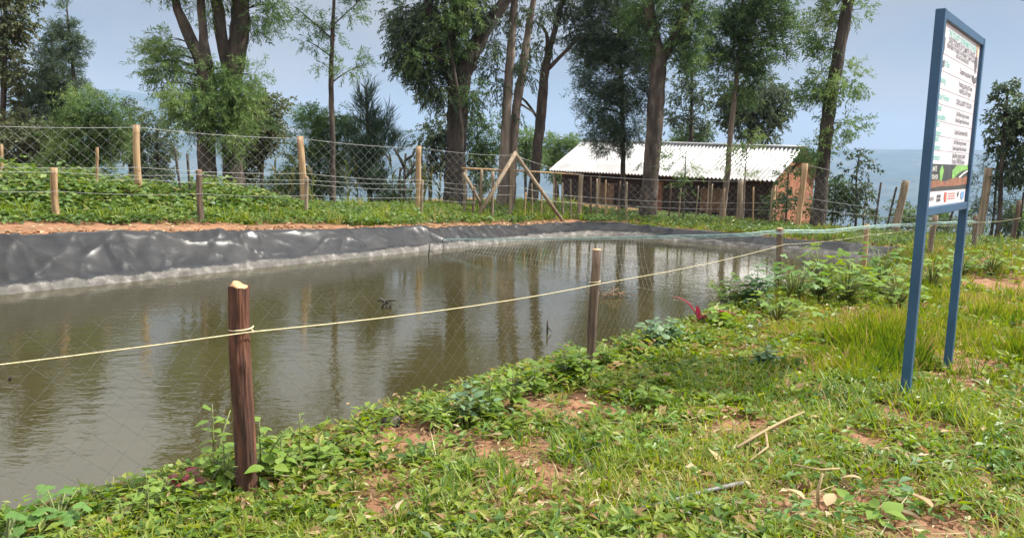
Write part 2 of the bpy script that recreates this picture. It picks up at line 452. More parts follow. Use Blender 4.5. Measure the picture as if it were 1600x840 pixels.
M['leaf_olive'] = leafmat('leaf_olive', [(0.0, (0.06, 0.08, 0.04)), (0.5, (0.115, 0.145, 0.066)), (0.9, (0.19, 0.20, 0.095)), (1.0, (0.27, 0.19, 0.11))], 0.34, 0.5)
M['leaf_maize'] = leafmat('leaf_maize', [(0.0, (0.07, 0.11, 0.03)), (0.5, (0.17, 0.21, 0.06)), (1.0, (0.33, 0.29, 0.14))], 0.35, 0.5)
M['stem_green'] = surf('stem_green', [(0.3, (0.09, 0.12, 0.035)), (0.7, (0.20, 0.22, 0.07))], 20, 3, 0.6, None, 0)
M['stem_red'] = surf('stem_red', [(0.3, (0.12, 0.045, 0.035)), (0.7, (0.25, 0.10, 0.07))], 20, 3, 0.6, None, 0)

# ground: red soil near, fields and woods on the far slopes
def ground_material():
    m, nt, out = newmat('ground_soil')
    p = nt.nodes.new('ShaderNodeBsdfPrincipled'); p.inputs['Roughness'].default_value = 0.95; p.inputs['Specular IOR Level'].default_value = 0.15
    f1 = noise(nt, 1.3, 8, 0.65); f2 = noise(nt, 14, 6, 0.7); f3 = noise(nt, 70, 4, 0.7)
    soil = ramp(nt, f1, [(0.3, (0.18, 0.085, 0.046)), (0.5, (0.29, 0.145, 0.080)), (0.7, (0.37, 0.205, 0.12))])
    crumb = ramp(nt, f2, [(0.3, (0.13, 0.062, 0.036)), (0.6, (0.34, 0.185, 0.105)), (0.75, (0.43, 0.275, 0.17))])
    c = mix(nt, 0.55, soil, crumb)
    litter = ramp(nt, f3, [(0.45, (0.10, 0.06, 0.035)), (0.7, (0.40, 0.28, 0.16))])
    c = mix(nt, ramp(nt, noise(nt, 3.1, 5, 0.6), [(0.45, (0, 0, 0)), (0.62, (0.55, 0.55, 0.55))]), c, litter)
    tex = nt.nodes.new('ShaderNodeTexCoord')
    ln = nt.nodes.new('ShaderNodeVectorMath'); ln.operation = 'LENGTH'
    nt.links.new(tex.outputs['Object'], ln.inputs[0])
    mr = nt.nodes.new('ShaderNodeMapRange'); mr.inputs['From Min'].default_value = 26; mr.inputs['From Max'].default_value = 70
    nt.links.new(ln.outputs['Value'], mr.inputs['Value'])
    vor = nt.nodes.new('ShaderNodeTexVoronoi'); vor.inputs['Scale'].default_value = 0.011
    nt.links.new(tex.outputs['Object'], vor.inputs['Vector'])
    sep = nt.nodes.new('ShaderNodeSeparateColor'); nt.links.new(vor.outputs['Color'], sep.inputs['Color'])
    fld = ramp(nt, sep.outputs['Red'], [(0.0, (0.020, 0.034, 0.022)), (0.35, (0.035, 0.055, 0.03)), (0.6, (0.065, 0.08, 0.045)), (0.8, (0.12, 0.10, 0.07)), (1.0, (0.05, 0.07, 0.036))])
    wood = ramp(nt, noise(nt, 0.006, 6, 0.6), [(0.45, (0, 0, 0)), (0.58, (1, 1, 1))])
    fld = mix(nt, wood, fld, (0.018, 0.03, 0.018))
    far = mix(nt, noise(nt, 0.15, 5, 0.7), mix(nt, 0.45, fld, (0.03, 0.045, 0.02)), fld)
    c = mix(nt, mr.outputs['Result'], c, far)
    nt.links.new(c, p.inputs['Base Color'])
    h = noise(nt, 22, 8, 0.7)
    nt.links.new(bump(nt, h, 0.9, 0.03), p.inputs['Normal'])
    nt.links.new(p.outputs['BSDF'], out.inputs['Surface'])
    return m
M['ground'] = ground_material()

def water_material():
    m, nt, out = newmat('pond_water')
    p = nt.nodes.new('ShaderNodeBsdfPrincipled')
    c = ramp(nt, noise(nt, 0.5, 3), [(0.3, (0.034, 0.029, 0.010)), (0.7, (0.047, 0.041, 0.016))])
    nt.links.new(c, p.inputs['Base Color'])
    p.inputs['Roughness'].default_value = 0.035; p.inputs['IOR'].default_value = 1.42
    p.inputs['Specular IOR Level'].default_value = 0.95
    a = noise(nt, 5.5, 3, 0.5, stretch=(0.8, 1.5, 1)); b = noise(nt, 17, 2, 0.5, stretch=(0.75, 1.5, 1)); g = noise(nt, 0.35, 2, 0.5)
    gr = ramp(nt, g, [(0.35, (0.25, 0.25, 0.25)), (0.65, (1, 1, 1))])
    ad = nt.nodes.new('ShaderNodeMath'); ad.operation = 'MULTIPLY_ADD'
    nt.links.new(b, ad.inputs[0]); ad.inputs[1].default_value = 0.33; nt.links.new(a, ad.inputs[2])
    ml = nt.nodes.new('ShaderNodeMath'); ml.operation = 'MULTIPLY'
    nt.links.new(ad.outputs[0], ml.inputs[0]); nt.links.new(gr, ml.inputs[1])
    nt.links.new(bump(nt, ml.outputs[0], 0.17, 0.035), p.inputs['Normal'])
    nt.links.new(p.outputs['BSDF'], out.inputs['Surface'])
    return m
M['water'] = water_material()
def liner_material():
    m, nt, out = newmat('liner')
    p = nt.nodes.new('ShaderNodeBsdfPrincipled'); p.inputs['Specular IOR Level'].default_value = 0.22
    base = ramp(nt, noise(nt, 2, 6, 0.6), [(0.3, (0.014, 0.015, 0.017)), (0.7, (0.030, 0.031, 0.034))])
    film = ramp(nt, noise(nt, 1.1, 7, 0.7, stretch=(1, 1, 2.5)), [(0.42, (0, 0, 0)), (0.75, (0.22, 0.22, 0.22))])
    base = mix(nt, film, base, (0.13, 0.115, 0.10))
    t = nt.nodes.new('ShaderNodeTexCoord'); sp = nt.nodes.new('ShaderNodeSeparateXYZ'); nt.links.new(t.outputs['Object'], sp.inputs[0])
    n1 = noise(nt, 2.2, 7, 0.7)
    ml = nt.nodes.new('ShaderNodeMath'); ml.operation = 'MULTIPLY_ADD'; nt.links.new(n1, ml.inputs[0]); ml.inputs[1].default_value = -0.22
    nt.links.new(sp.outputs['Z'], ml.inputs[2])
    mr = nt.nodes.new('ShaderNodeMapRange'); mr.inputs['From Min'].default_value = WATER + 0.012; mr.inputs['From Max'].default_value = WATER - 0.018
    nt.links.new(ml.outputs[0], mr.inputs['Value'])
    dust = ramp(nt, noise(nt, 6, 7, 0.65), [(0.3, (0.06, 0.055, 0.05)), (0.52, (0.12, 0.112, 0.10)), (0.68, (0.26, 0.24, 0.22)), (0.8, (0.42, 0.39, 0.36))])
    nt.links.new(mix(nt, mr.outputs['Result'], base, dust), p.inputs['Base Color'])
    rr = nt.nodes.new('ShaderNodeMapRange'); rr.inputs['To Min'].default_value = 0.27; rr.inputs['To Max'].default_value = 0.7
    nt.links.new(mr.outputs['Result'], rr.inputs['Value']); nt.links.new(rr.outputs['Result'], p.inputs['Roughness'])
    nt.links.new(bump(nt, noise(nt, 2.0, 5, 0.6), 0.08, 0.03), p.inputs['Normal'])
    nt.links.new(p.outputs['BSDF'], out.inputs['Surface'])
    return m
M['liner'] = liner_material()

# ------------------------------------------------------------------ ground sheet
def make_ground():
    inner = np.radians(np.concatenate([np.arange(-180, -46, 2.0), np.arange(-46, 46, 0.26), np.arange(46, 180, 2.0)]))
    R = np.concatenate([[0.25], np.exp(np.linspace(math.log(0.9), math.log(40), 250)), np.exp(np.linspace(math.log(41), math.log(6300), 105))])
    A, RR = np.meshgrid(inner, R)
    X = RR * np.sin(A); Y = RR * np.cos(A)
    Z = terrain(X.ravel(), Y.ravel()).reshape(X.shape)
    na = len(inner); nr = len(R)
    i = np.arange(nr - 1)[:, None] * na; j = np.arange(na)[None, :]; j2 = (j + 1) % na
    Q = np.stack([i + j, i + j2, i + na + j2, i + na + j], -1).reshape(-1, 4)[:, ::-1]
    mb = MB()
    V = np.stack([X, Y, Z], -1).reshape(-1, 3)
    V = np.vstack([V, [0, 0, float(np.mean(Z[0]))]])
    mb.add(V, [Q, np.stack([np.full(na, len(V) - 1), (np.arange(na) + 1) % na, np.arange(na)], -1)[:, ::-1]])
    o = mb.build('ground', M['ground'])
    tag(o, kind='structure')
make_ground()

def make_water():
    mb = MB()
    pts = [to_xy(a, b) for a, b in ((-9.5, 3.0), (SE + 0.4, 3.0), (SE + 0.4, NF + 0.2), (-9.5, NF + 0.2))]
    mb.add([(x, y, WATER) for x, y in pts], np.array([[0, 1, 2, 3]]))
    o = mb.build('water', M['water'])
    tag(o, kind='structure')
make_water()

# ------------------------------------------------------------------ pond liner
def make_liner():
    rad = 1.5
    L1 = np.array([(s, NF) for s in np.arange(-10, SE - rad, 0.045)])
    th = np.linspace(np.pi / 2, 0, 26)[1:]
    arc = np.stack([SE - rad + rad * np.cos(th), NF - rad + rad * np.sin(th)], 1)
    L2 = np.array([(SE, n) for n in np.arange(NF - rad, 4.7, -0.06)][1:])
    path = np.vstack([L1, arc, L2])
    tg = np.gradient(path, axis=0); tg /= np.linalg.norm(tg, axis=1)[:, None]
    outn = np.stack([-tg[:, 1], tg[:, 0]], 1)          # outward
    off = np.concatenate([np.linspace(-1.0, 0.0, 44), [0.06, 0.13, 0.2, 0.27]])
    d = np.concatenate([[0], np.cumsum(np.linalg.norm(np.diff(path, axis=0), axis=1))])
    PA, OF = np.meshgrid(np.arange(len(path)), off, indexing='ij')
    wob = (fbm(d * 0.5, d * 0, 51, 3) - 0.5) * 0.22
    S = path[PA, 0] + outn[PA, 0] * (OF + wob[PA] * 0.5); N = path[PA, 1] + outn[PA, 1] * (OF + wob[PA] * 0.5)
    X, Y = to_xy(S, N)
    Z = terrain(X.ravel(), Y.ravel()).reshape(X.shape)
    dd = d[PA]
    rid = lambda a, b, sd_, o_: 1 - np.abs(2 * fbm(a, b, sd_, o_) - 1)
    w1 = rid(dd * 0.8 + OF * 1.2, OF * 0.9 - dd * 0.2, 61, 1) ** 14
    w2 = rid(dd * 1.7 - OF * 2.4, OF * 1.6 + dd * 0.45, 71, 1) ** 18
    w3 = rid(dd * 2.6 + OF * 3.3, OF * 2.4 - dd * 0.6, 76, 1) ** 14
    w4 = fbm(dd * 1.2, OF * 2.2, 81, 4)
    w5 = rid(dd * 3.6, OF * 0.7 + dd * 0.5, 96, 2) ** 12 * ss(0.3, 0.6, fbm(dd * 0.35, dd * 0, 97, 2))
    wr = 0.030 * w1 + 0.024 * w2 + 0.014 * w3 + 0.026 * w5 + 0.006 * w4
    edge = ss(0.24, 0.02, OF)
    Z = Z + 0.05 + wr * edge * 1.25 - 0.12 * ss(0.14, 0.27, OF)
    # swollen fold along the water line
    band = np.exp(-((Z - (WATER + 0.06)) / 0.055) ** 2)
    strength = np.interp(dd, [0, 20, 28, 50], [1, 1, 0.6, 0.45])
    Z = Z + 0.035 * band * strength * (0.6 + 0.8 * fbm(dd * 1.2, dd * 0, 91, 3))
    V = np.stack([X, Y, Z], -1)
    na = len(off)
    i = np.arange(len(path) - 1)[:, None] * na; j = np.arange(na - 1)[None, :]
    Q = np.stack([i + j, i + na + j, i + na + j + 1, i + j + 1], -1)
    mb = MB()
    mb.add(V.reshape(-1, 3), Q.reshape(-1, 4), 0)
    o = mb.build('pond_liner', M['liner'])
    tag(o, 'black plastic liner creased over the far and end banks of the pond', 'pond liner')
make_liner()

# ------------------------------------------------------------------ posts and fences
def post_mesh(base, top, r, sides=14, rough=0.12, taper=0.9, nseg=10, mat_top=True, slant=0.0):
    mb = MB()
    t = np.linspace(0, 1, nseg)[:, None]
    base = np.asarray(base, float); top = np.asarray(top, float)
    pts = base + (top - base) * t
    wv = RNG.random(2) * 6
    amp = r * 0.2
    pts[:, 0] += amp * np.sin(t[:, 0] * 5 + wv[0]); pts[:, 1] += amp * np.sin(t[:, 0] * 4 + wv[1])
    mb.tube(pts, r * (1.04 - (1 - taper) * t[:, 0]) * (1 + 0.06 * (RNG.random(nseg) - 0.5)), sides, 0, True, None, rough)
    return mb, pts

def bark_post(parent, base, top, r, label):
    base = np.asarray(base, float) - np.array([0, 0, 0.15]); top = np.asarray(top, float)
    ns, nz_ = 60, 46
    L_ = np.linalg.norm(top - base)
    t = np.linspace(0, 1, nz_); th = np.linspace(0, 2 * np.pi, ns, endpoint=False)
    TT, TH = np.meshgrid(t, th, indexing='ij')
    cx, cy = np.cos(TH) * 2.1, np.sin(TH) * 2.1
    z = TT * L_
    def cyl(f, zf, sd_): return vnoise(cx * f + 7 + z * 0.35, cy * f + z * zf + 3 * sd_, sd_)
    ridge = np.abs(2 * cyl(2.3, 1.1, 301) - 1); ridge2 = np.abs(2 * cyl(4.6, 2.6, 311) - 1)
    plates = ss(0.10, 0.34, ridge) * 0.6 + ss(0.06, 0.3, ridge2) * 0.4
    rad = r * (0.86 + 0.17 * plates + 0.07 * (cyl(1.0, 2.0, 321) - 0.5) + 0.05 * np.exp(-((TT - 0.70) / 0.03) ** 2 - ((TH - 5.3) / 0.5) ** 2) * 4)
    rad = rad * (1.05 - 0.06 * TT) * (1 + 0.10 * ss(0.95, 1.0, TT) * (vnoise(TH * 3, TH * 0, 331) - 0.3))
    c = base[None] + (top - base)[None] * t[:, None]
    c[:, 0] += 0.006 * np.sin(t * 6); c[:, 1] += 0.005 * np.sin(t * 4 + 1)
    V = np.stack([c[:, None, 0] + rad * np.cos(TH), c[:, None, 1] + rad * np.sin(TH), np.broadcast_to(c[:, None, 2], rad.shape)], -1)
    V[-1, :, 2] += (vnoise(th * 2.5, th * 0, 341) - 0.5) * 0.018
    i = np.arange(nz_ - 1)[:, None] * ns; j = np.arange(ns)[None, :]; j2 = (j + 1) % ns
    Q = np.stack([i + j, i + j2, i + ns + j2, i + ns + j], -1).reshape(-1, 4)
    mb = MB(); mb.add(V.reshape(-1, 3), Q)
    o = mb.build('post', M['post_bark'], parent); o['label'] = label
    k = MB()
    k.tube([c[-1] - [0, 0, 0.03], c[-1] + [0, 0, 0.004], c[-1] + [0.003, 0, 0.008]], [r * 0.84, r * 0.82, r * 0.68], 16, 0, True, None, 0.2)
    ce = k.build('cut_end', M['cut_wood']); ce.parent = o
    return o

def add_post(parent, base, top, r, mat, cut=True, rough=0.14, name='post', label=None, sides=14):
    b = np.asarray(base, float) - np.array([0, 0, 0.15])
    mb, pts = post_mesh(b, top, r, sides, rough)
    o = mb.build(name, M[mat], parent, smooth=True)
    if label: o['label'] = label
    if cut:
        c = MB()
        ax = pts[-1] - pts[-2]; ax /= np.linalg.norm(ax)
        tip = pts[-1]
        c.tube([tip - ax * 0.004, tip + ax * r * 0.10, tip + ax * r * 0.16], [r * 0.86, r * 0.9, r * 0.7], 12, 0, True, None, 0.15)
        ce = c.build('cut_end', M['cut_wood'])
        ce.parent = o
        ce.location = -(o.location + parent.location) if False else (0, 0, 0)
    return o

def chain_mesh(mb, A, B, hA, hB, cell, r, sag=0.01, z0=0.0, mat=0, jit=0.0):
    """two families of diagonal wires between base points A and B"""
    A = np.asarray(A, float); B = np.asarray(B, float)
    L = np.linalg.norm((B - A)[:2]); Hm = (hA + hB) / 2
    def pt(u, v):
        t = u / L
        bz = A[2] + (B[2] - A[2]) * t
        hh = hA + (hB - hA) * t
        q = A + (B - A) * t
        w = math.sin(u * 2.1 + v * 1.7) * sag
        return np.array([q[0] + NV[0] * w, q[1] + NV[1] * w, bz + z0 + (v / Hm) * (hh - z0) - sag * 2 * math.sin(math.pi * t) * (v / Hm)])
    for sg in (1, -1):
        k = -Hm
        while k < L + (0 if sg == 1 else Hm):
            k += cell
            # line u = k + sg*v
            v0, v1 = 0.0, Hm
            if sg == 1:
                v0 = max(0, -k); v1 = min(Hm, L - k)
            else:
                v0 = max(0, k - L); v1 = min(Hm, k)
            if v1 - v0 < 0.03: continue
            vs = np.linspace(v0, v1, 5)
            pts = [pt(k + sg * v, v) for v in vs]
            if jit:
                pts = [p + (RNG.random(3) - 0.5) * jit for p in pts]
            mb.tube(pts, r, 3, mat, False)

def wire_line(mb, pts, r, sag=0.0, sides=4, mat=0, n=8):
    out = []
    for a, b in zip(pts[:-1], pts[1:]):
        a = np.asarray(a); b = np.asarray(b)
        for t in np.linspace(0, 1, n, endpoint=False):
            q = a + (b - a) * t
            out.append(q - np.array([0, 0, sag * 4 * t * (1 - t)]))
    out.append(np.asarray(pts[-1]))
    mb.tube(out, r, sides, mat, True)

def at_depth(px, py, base):
    """point above `base` (same depth) seen at a photograph pixel"""
    return P(px, py, base[1])

# --- near fence along the pond
def make_near_fence():
    g1 = G(383, 780); g2 = G(923, 582); g3 = G(1215, 463); g4 = G(1347, 428)
    # beyond the sign the ground is hidden by plants: place posts on the same line
    def on_line(px, s_, n_):
        x, y = to_xy(s_, n_); return np.array([x, y, TZ(x, y)])
    g5 = np.append(P(1452, 405, 16.0)[:2], 0); g5[2] = TZ(g5[0], g5[1])
    g6 = np.append(P(1522, 400, 17.0)[:2], 0); g6[2] = TZ(g6[0], g6[1])
    g7 = np.append(P(1580, 395, 18.2)[:2], 0); g7[2] = TZ(g7[0], g7[1])
    dirv = (g2 - g1)[:2]; dirv /= np.linalg.norm(dirv)
    g0 = np.array([g1[0] - dirv[0] * 2.6, g1[1] - dirv[1] * 2.6, 0]); g0[2] = TZ(g0[0], g0[1])
    root = thing('wire_fence', 'low wire fence with yellow string on rough posts along the near pond edge', 'fence', g1)
    tops = [at_depth(375, 447, g1), at_depth(931, 390, g2), at_depth(1219, 357, g3), at_depth(1355, 350, g4),
            at_depth(1461, 336, g5), at_depth(1524, 336, g6), at_depth(1592, 313, g7)]
    bark_post(root, g1, tops[0], 0.046, 'stout red brown post with cracked bark, nearest the camera')
    add_post(root, g2, tops[1], 0.038, 'post_grey', True, 0.12)
    add_post(root, g3, tops[2], 0.046, 'post_grey', True, 0.14)
    add_post(root, g4, tops[3], 0.045, 'post_pale', False, 0.12)
    add_post(root, g5, tops[4], 0.055, 'post_weathered', False, 0.16)
    add_post(root, g6, tops[5], 0.05, 'post_grey', False, 0.16)
    add_post(root, g7, tops[6], 0.055, 'post_grey', False, 0.16)
    t0 = g0 + np.array([0, 0, tops[0][2] - g1[2]])
    add_post(root, g0, t0, 0.045, 'post_bark', True, 0.2)
    bases = [g0, g1, g2, g3, g4, g5, g6, g7]; tp = [t0] + tops
    # string
    mb = MB()
    s1 = at_depth(377, 515, g1); s2 = at_depth(929, 441, g2); s3 = at_depth(1218, 381, g3); s4 = at_depth(1352, 366, g4)
    s5 = at_depth(1452, 352, g5); s6 = at_depth(1522, 347, g6); s7 = at_depth(1590, 340, g7)
    e = P(0, 553, g1[1] - (g2[1] - g1[1]) * 0.22)
    s0 = s1 + (e - s1) * 3.2
    line = [s0, s1, s2, s3, s4, s5, s6, s7]
    o_ = np.array([0.055, -0.04, 0])
    line = [q + o_ for q in line]
    wire_line(mb, line, 0.0032, 0.03, 5)
    mb.build('string', M['rope_yellow'], root)
    # wound ends of string round each post
    for q, rr in ((s1, 0.052), (s2, 0.044)):
        k = MB(); th = np.linspace(0, 6.6, 24)
        k.tube(np.stack([q[0] + rr * np.cos(th), q[1] + rr * np.sin(th), q[2] + 0.004 * th - 0.012], 1), 0.0045, 5)
        k.build('string_loop', M['rope_yellow'], root)
    for k in range(len(bases) - 1):
        mb = MB()
        a, b = bases[k], bases[k + 1]
        near = k < 2
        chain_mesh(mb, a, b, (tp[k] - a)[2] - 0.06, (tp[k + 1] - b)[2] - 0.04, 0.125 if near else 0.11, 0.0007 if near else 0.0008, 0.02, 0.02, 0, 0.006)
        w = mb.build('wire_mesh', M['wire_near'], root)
        w['kind'] = 'stuff'
    return bases, tp
NB, NT = make_near_fence()

# --- bird net hanging slack over the far half of the pond
def make_bird_net():
    knots = [P(690, 373, 17.6), P(800, 373, 15.9), P(930, 371, 13.8), P(1060, 368, 11.8), P(1150, 366, 10.5), NT[3] + np.array([0, 0, -0.02]), P(1290, 360, 11.3), NT[4] + np.array([0, 0, -0.03]), P(1430, 349, 15.0), NT[6] + np.array([0, 0, -0.12])]
    root = thing('bird_net', 'blue green bird net hanging slack over the water behind the second post', 'net', knots[3])
    mb = MB(); dense = []
    for a, b in zip(knots[:-1], knots[1:]):
        for t in np.linspace(0, 1, 14, endpoint=False): dense.append(a + (b - a) * t)
    dense.append(knots[-1]); dense = np.array(dense)
    # smooth
    for _ in range(10): dense[1:-1] = (dense[:-2] + dense[1:-1] * 2 + dense[2:]) / 4
    mb.tube(dense, 0.008, 5)
    mb.build('edge_rope', M['net_green'], root)
    seg = np.concatenate([[0], np.cumsum(np.linalg.norm(np.diff(dense, axis=0), axis=1))])
    # gathered band of net beside the rope
    mb = MB()
    for k in range(4):
        oo = dense + np.array([0.01 * k, -0.03 * k, -0.010 * k]) + (RNG.random(dense.shape) - 0.5) * 0.014
        mb.tube(oo, 0.0032, 3)
    mb.build('net_band', M['net_green'], root)['kind'] = 'stuff'
    mb = MB()
    L = seg[-1]
    strands = []
    for u in np.arange(0.2, L, 0.11):
        p = np.array([np.interp(u, seg, dense[:, c]) for c in range(3)])
        if p[1] < 12.4: continue
        drop = max(0.12, p[2] - WATER + 0.0) if p[1] < 17 and u < L * 0.62 else 0.5
        pts = []
        for t in np.linspace(0, 1, 6):
            sway = 0.10 * math.sin(t * 2.2 + u * 0.7)
            pts.append(p + np.array([sway + 0.03, -0.25 * t * (0.4 + t), -drop * t]))
        strands.append(np.array(pts)); mb.tube(pts, 0.0012 if u < L * 0.5 else 0.0008, 3, 0, False)
    for k in range(1, 6):
        rowp = np.array([s[k] for s in strands if s[0][1] > 12.4 and s[0][0] < 2.6])
        mb.tube(rowp, 0.0009, 3, 0, False)
    mb.build('net_mesh', M['net_pale'], root)['kind'] = 'stuff'
make_bird_net()

# --- far fence
def make_far_fence():
    def bp(px, D):
        q = P(px, 320, D); return np.array([q[0], q[1], TZ(q[0], q[1])])
    spec = [(-150, 14.0, -160, 186, 0.062, 'post_pale'), (217, 16.6, 213, 195, 0.072, 'post_pale'), (475, 19.3, 469, 213, 0.085, 'post_pale'),
            (652, 21.2, 655, 228, 0.075, 'post_pale'), (797, 22.4, 801, 240, 0.07, 'post_weathered'), (905, 23.6, 909, 272, 0.075, 'post_weathered'),
            (1155, 24.0, 1159, 281, 0.09, 'post_weathered'), (1249, 22.0, 1258, 255, 0.085, 'post_pale'),
            (1400, 21.6, 1415, 282, 0.10, 'post_weathered'), (1533, 20.6, 1545, 262, 0.095, 'post_weathered'), (1690, 20.5, 1704, 270, 0.09, 'post_weathered')]
    b0 = bp(475, 19.3)
    root = thing('wire_fence', 'tall wire mesh fence on pale wooden posts along the far bank', 'fence', b0)
    bases = []; tops = []
    for px, D, tx, ty, r, m in spec:
        b = bp(px, D); t = at_depth(tx, ty, b)
        bases.append(b); tops.append(t)
        add_post(root, b, t, r, m, False, 0.16)
    # corner bracing
    c = tops[4]
    def pole(p0, p1, r, m, name):
        mb = MB(); mb.tube([p0, (np.asarray(p0) + p1) / 2 + (RNG.random(3) - 0.5) * 0.04, p1], [r, r * 0.95, r * 0.85], 10, 0, True, None, 0.15)
        return mb.build(name, M[m], root)
    pole(P(806, 238, 22.2), np.append(P(742, 330, 21.2)[:2], TZ(*P(742, 330, 21.2)[:2]) - 0.1), 0.06, 'post_weathered', 'brace')
    pole(P(803, 237, 22.3), np.append(P(884, 332, 22.6)[:2], TZ(*P(884, 332, 22.6)[:2]) - 0.1), 0.055, 'post_weathered', 'brace')
    pole(P(722, 263, 21.7), P(800, 268, 22.5), 0.032, 'post_pale', 'rail')
    pole(P(800, 266, 22.5), P(910, 273, 23.7), 0.026, 'post_pale', 'rail')
    pole(P(724, 270, 21.6), P(752, 320, 21.6), 0.05, 'post_weathered', 'brace')
    for px, py in ((727, 263), (741, 292), (752, 265), (770, 268)):
        D = 21.9
        b = bp(px - 1, D); add_post(root, b, at_depth(px, py, b), 0.045 if py < 290 else 0.03, 'post_weathered', False, 0.15, name='stake')
    # thin stakes between the thick posts, in front of the house
    for px, top in ((820, 300), (832, 287), (846, 292), (866, 283), (880, 285), (893, 280), (924, 276), (932, 279), (947, 281), (966, 283), (980, 284), (1046, 288), (1062, 294), (1088, 290), (1110, 287), (1132, 294), (1178, 292), (1204, 294)):
        D = np.interp(px, [800, 905, 1155, 1249], [22.4, 23.6, 24.0, 22.0])
        b = bp(px, D); add_post(root, b, at_depth(px + RNG.uniform(-2, 4), top, b), RNG.uniform(0.022, 0.034), random.choice(['post_weathered', 'post_pale', 'post_grey']), False, 0.2, name='stake', sides=7)
    for px, tx, top, D in ((1368, 1377, 285, 21.8), (1386, 1401, 292, 21.7), (1478, 1491, 322, 21.0), (1596, 1600, 300, 20.5), (300, 292, 240, 17.6), (286, 274, 232, 17.4), (1, 2, 226, 15.4), (150, 152, 230, 16.2)):
        b = bp(px, D); add_post(root, b, at_depth(tx, top, b), 0.03, 'stick_dark' if px > 200 else 'post_pale', False, 0.2, name='stake', sides=7)
    hs = [(t - b)[2] for t, b in zip(tops, bases)]
    for k in range(len(bases) - 1):
        mb = MB()
        rr = 0.0013
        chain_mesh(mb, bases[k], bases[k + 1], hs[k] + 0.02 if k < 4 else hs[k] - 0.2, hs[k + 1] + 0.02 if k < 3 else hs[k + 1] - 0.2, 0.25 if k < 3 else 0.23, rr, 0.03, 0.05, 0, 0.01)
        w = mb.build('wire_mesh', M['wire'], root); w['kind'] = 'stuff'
    for fr in (0.97, 0.5, 0.36):
        mb = MB(); wire_line(mb, [b + (t - b) * fr + np.array([0.08, -0.08, 0]) for b, t in zip(bases, tops)], 0.0042, 0.05, 4)
        mb.build('strand', M['wire'], root)
    # inner row of short posts nearer the water
    r2 = thing('wire_fence', 'row of short brown posts with thin wire between liner and tall far fence', 'fence', bp(312, 15.3))
    sb = []; stp = []
    for px, D, tx, ty, r, m in ((-120, 12.4, -122, 250, 0.05, 'post_pale'), (86, 13.8, 84, 262, 0.06, 'post_pale'), (312, 15.3, 311, 266, 0.06, 'post_grey'), (479, 18.0, 478, 276, 0.045, 'post_weathered'), (658, 20.2, 660, 282, 0.04, 'post_weathered'), (739, 20.9, 741, 293, 0.035, 'post_grey')):
        b = bp(px, D); t = at_depth(tx, ty, b); add_post(r2, b, t, r, m, m != 'post_pale', 0.15)
        sb.append(b); stp.append(t)
    for fr in (0.92, 0.55):
        mb = MB(); wire_line(mb, [b + (t - b) * fr + np.array([0.06, -0.05, 0]) for b, t in zip(sb, stp)], 0.003, 0.04, 4)
        mb.build('strand', M['wire'], r2)
make_far_fence()

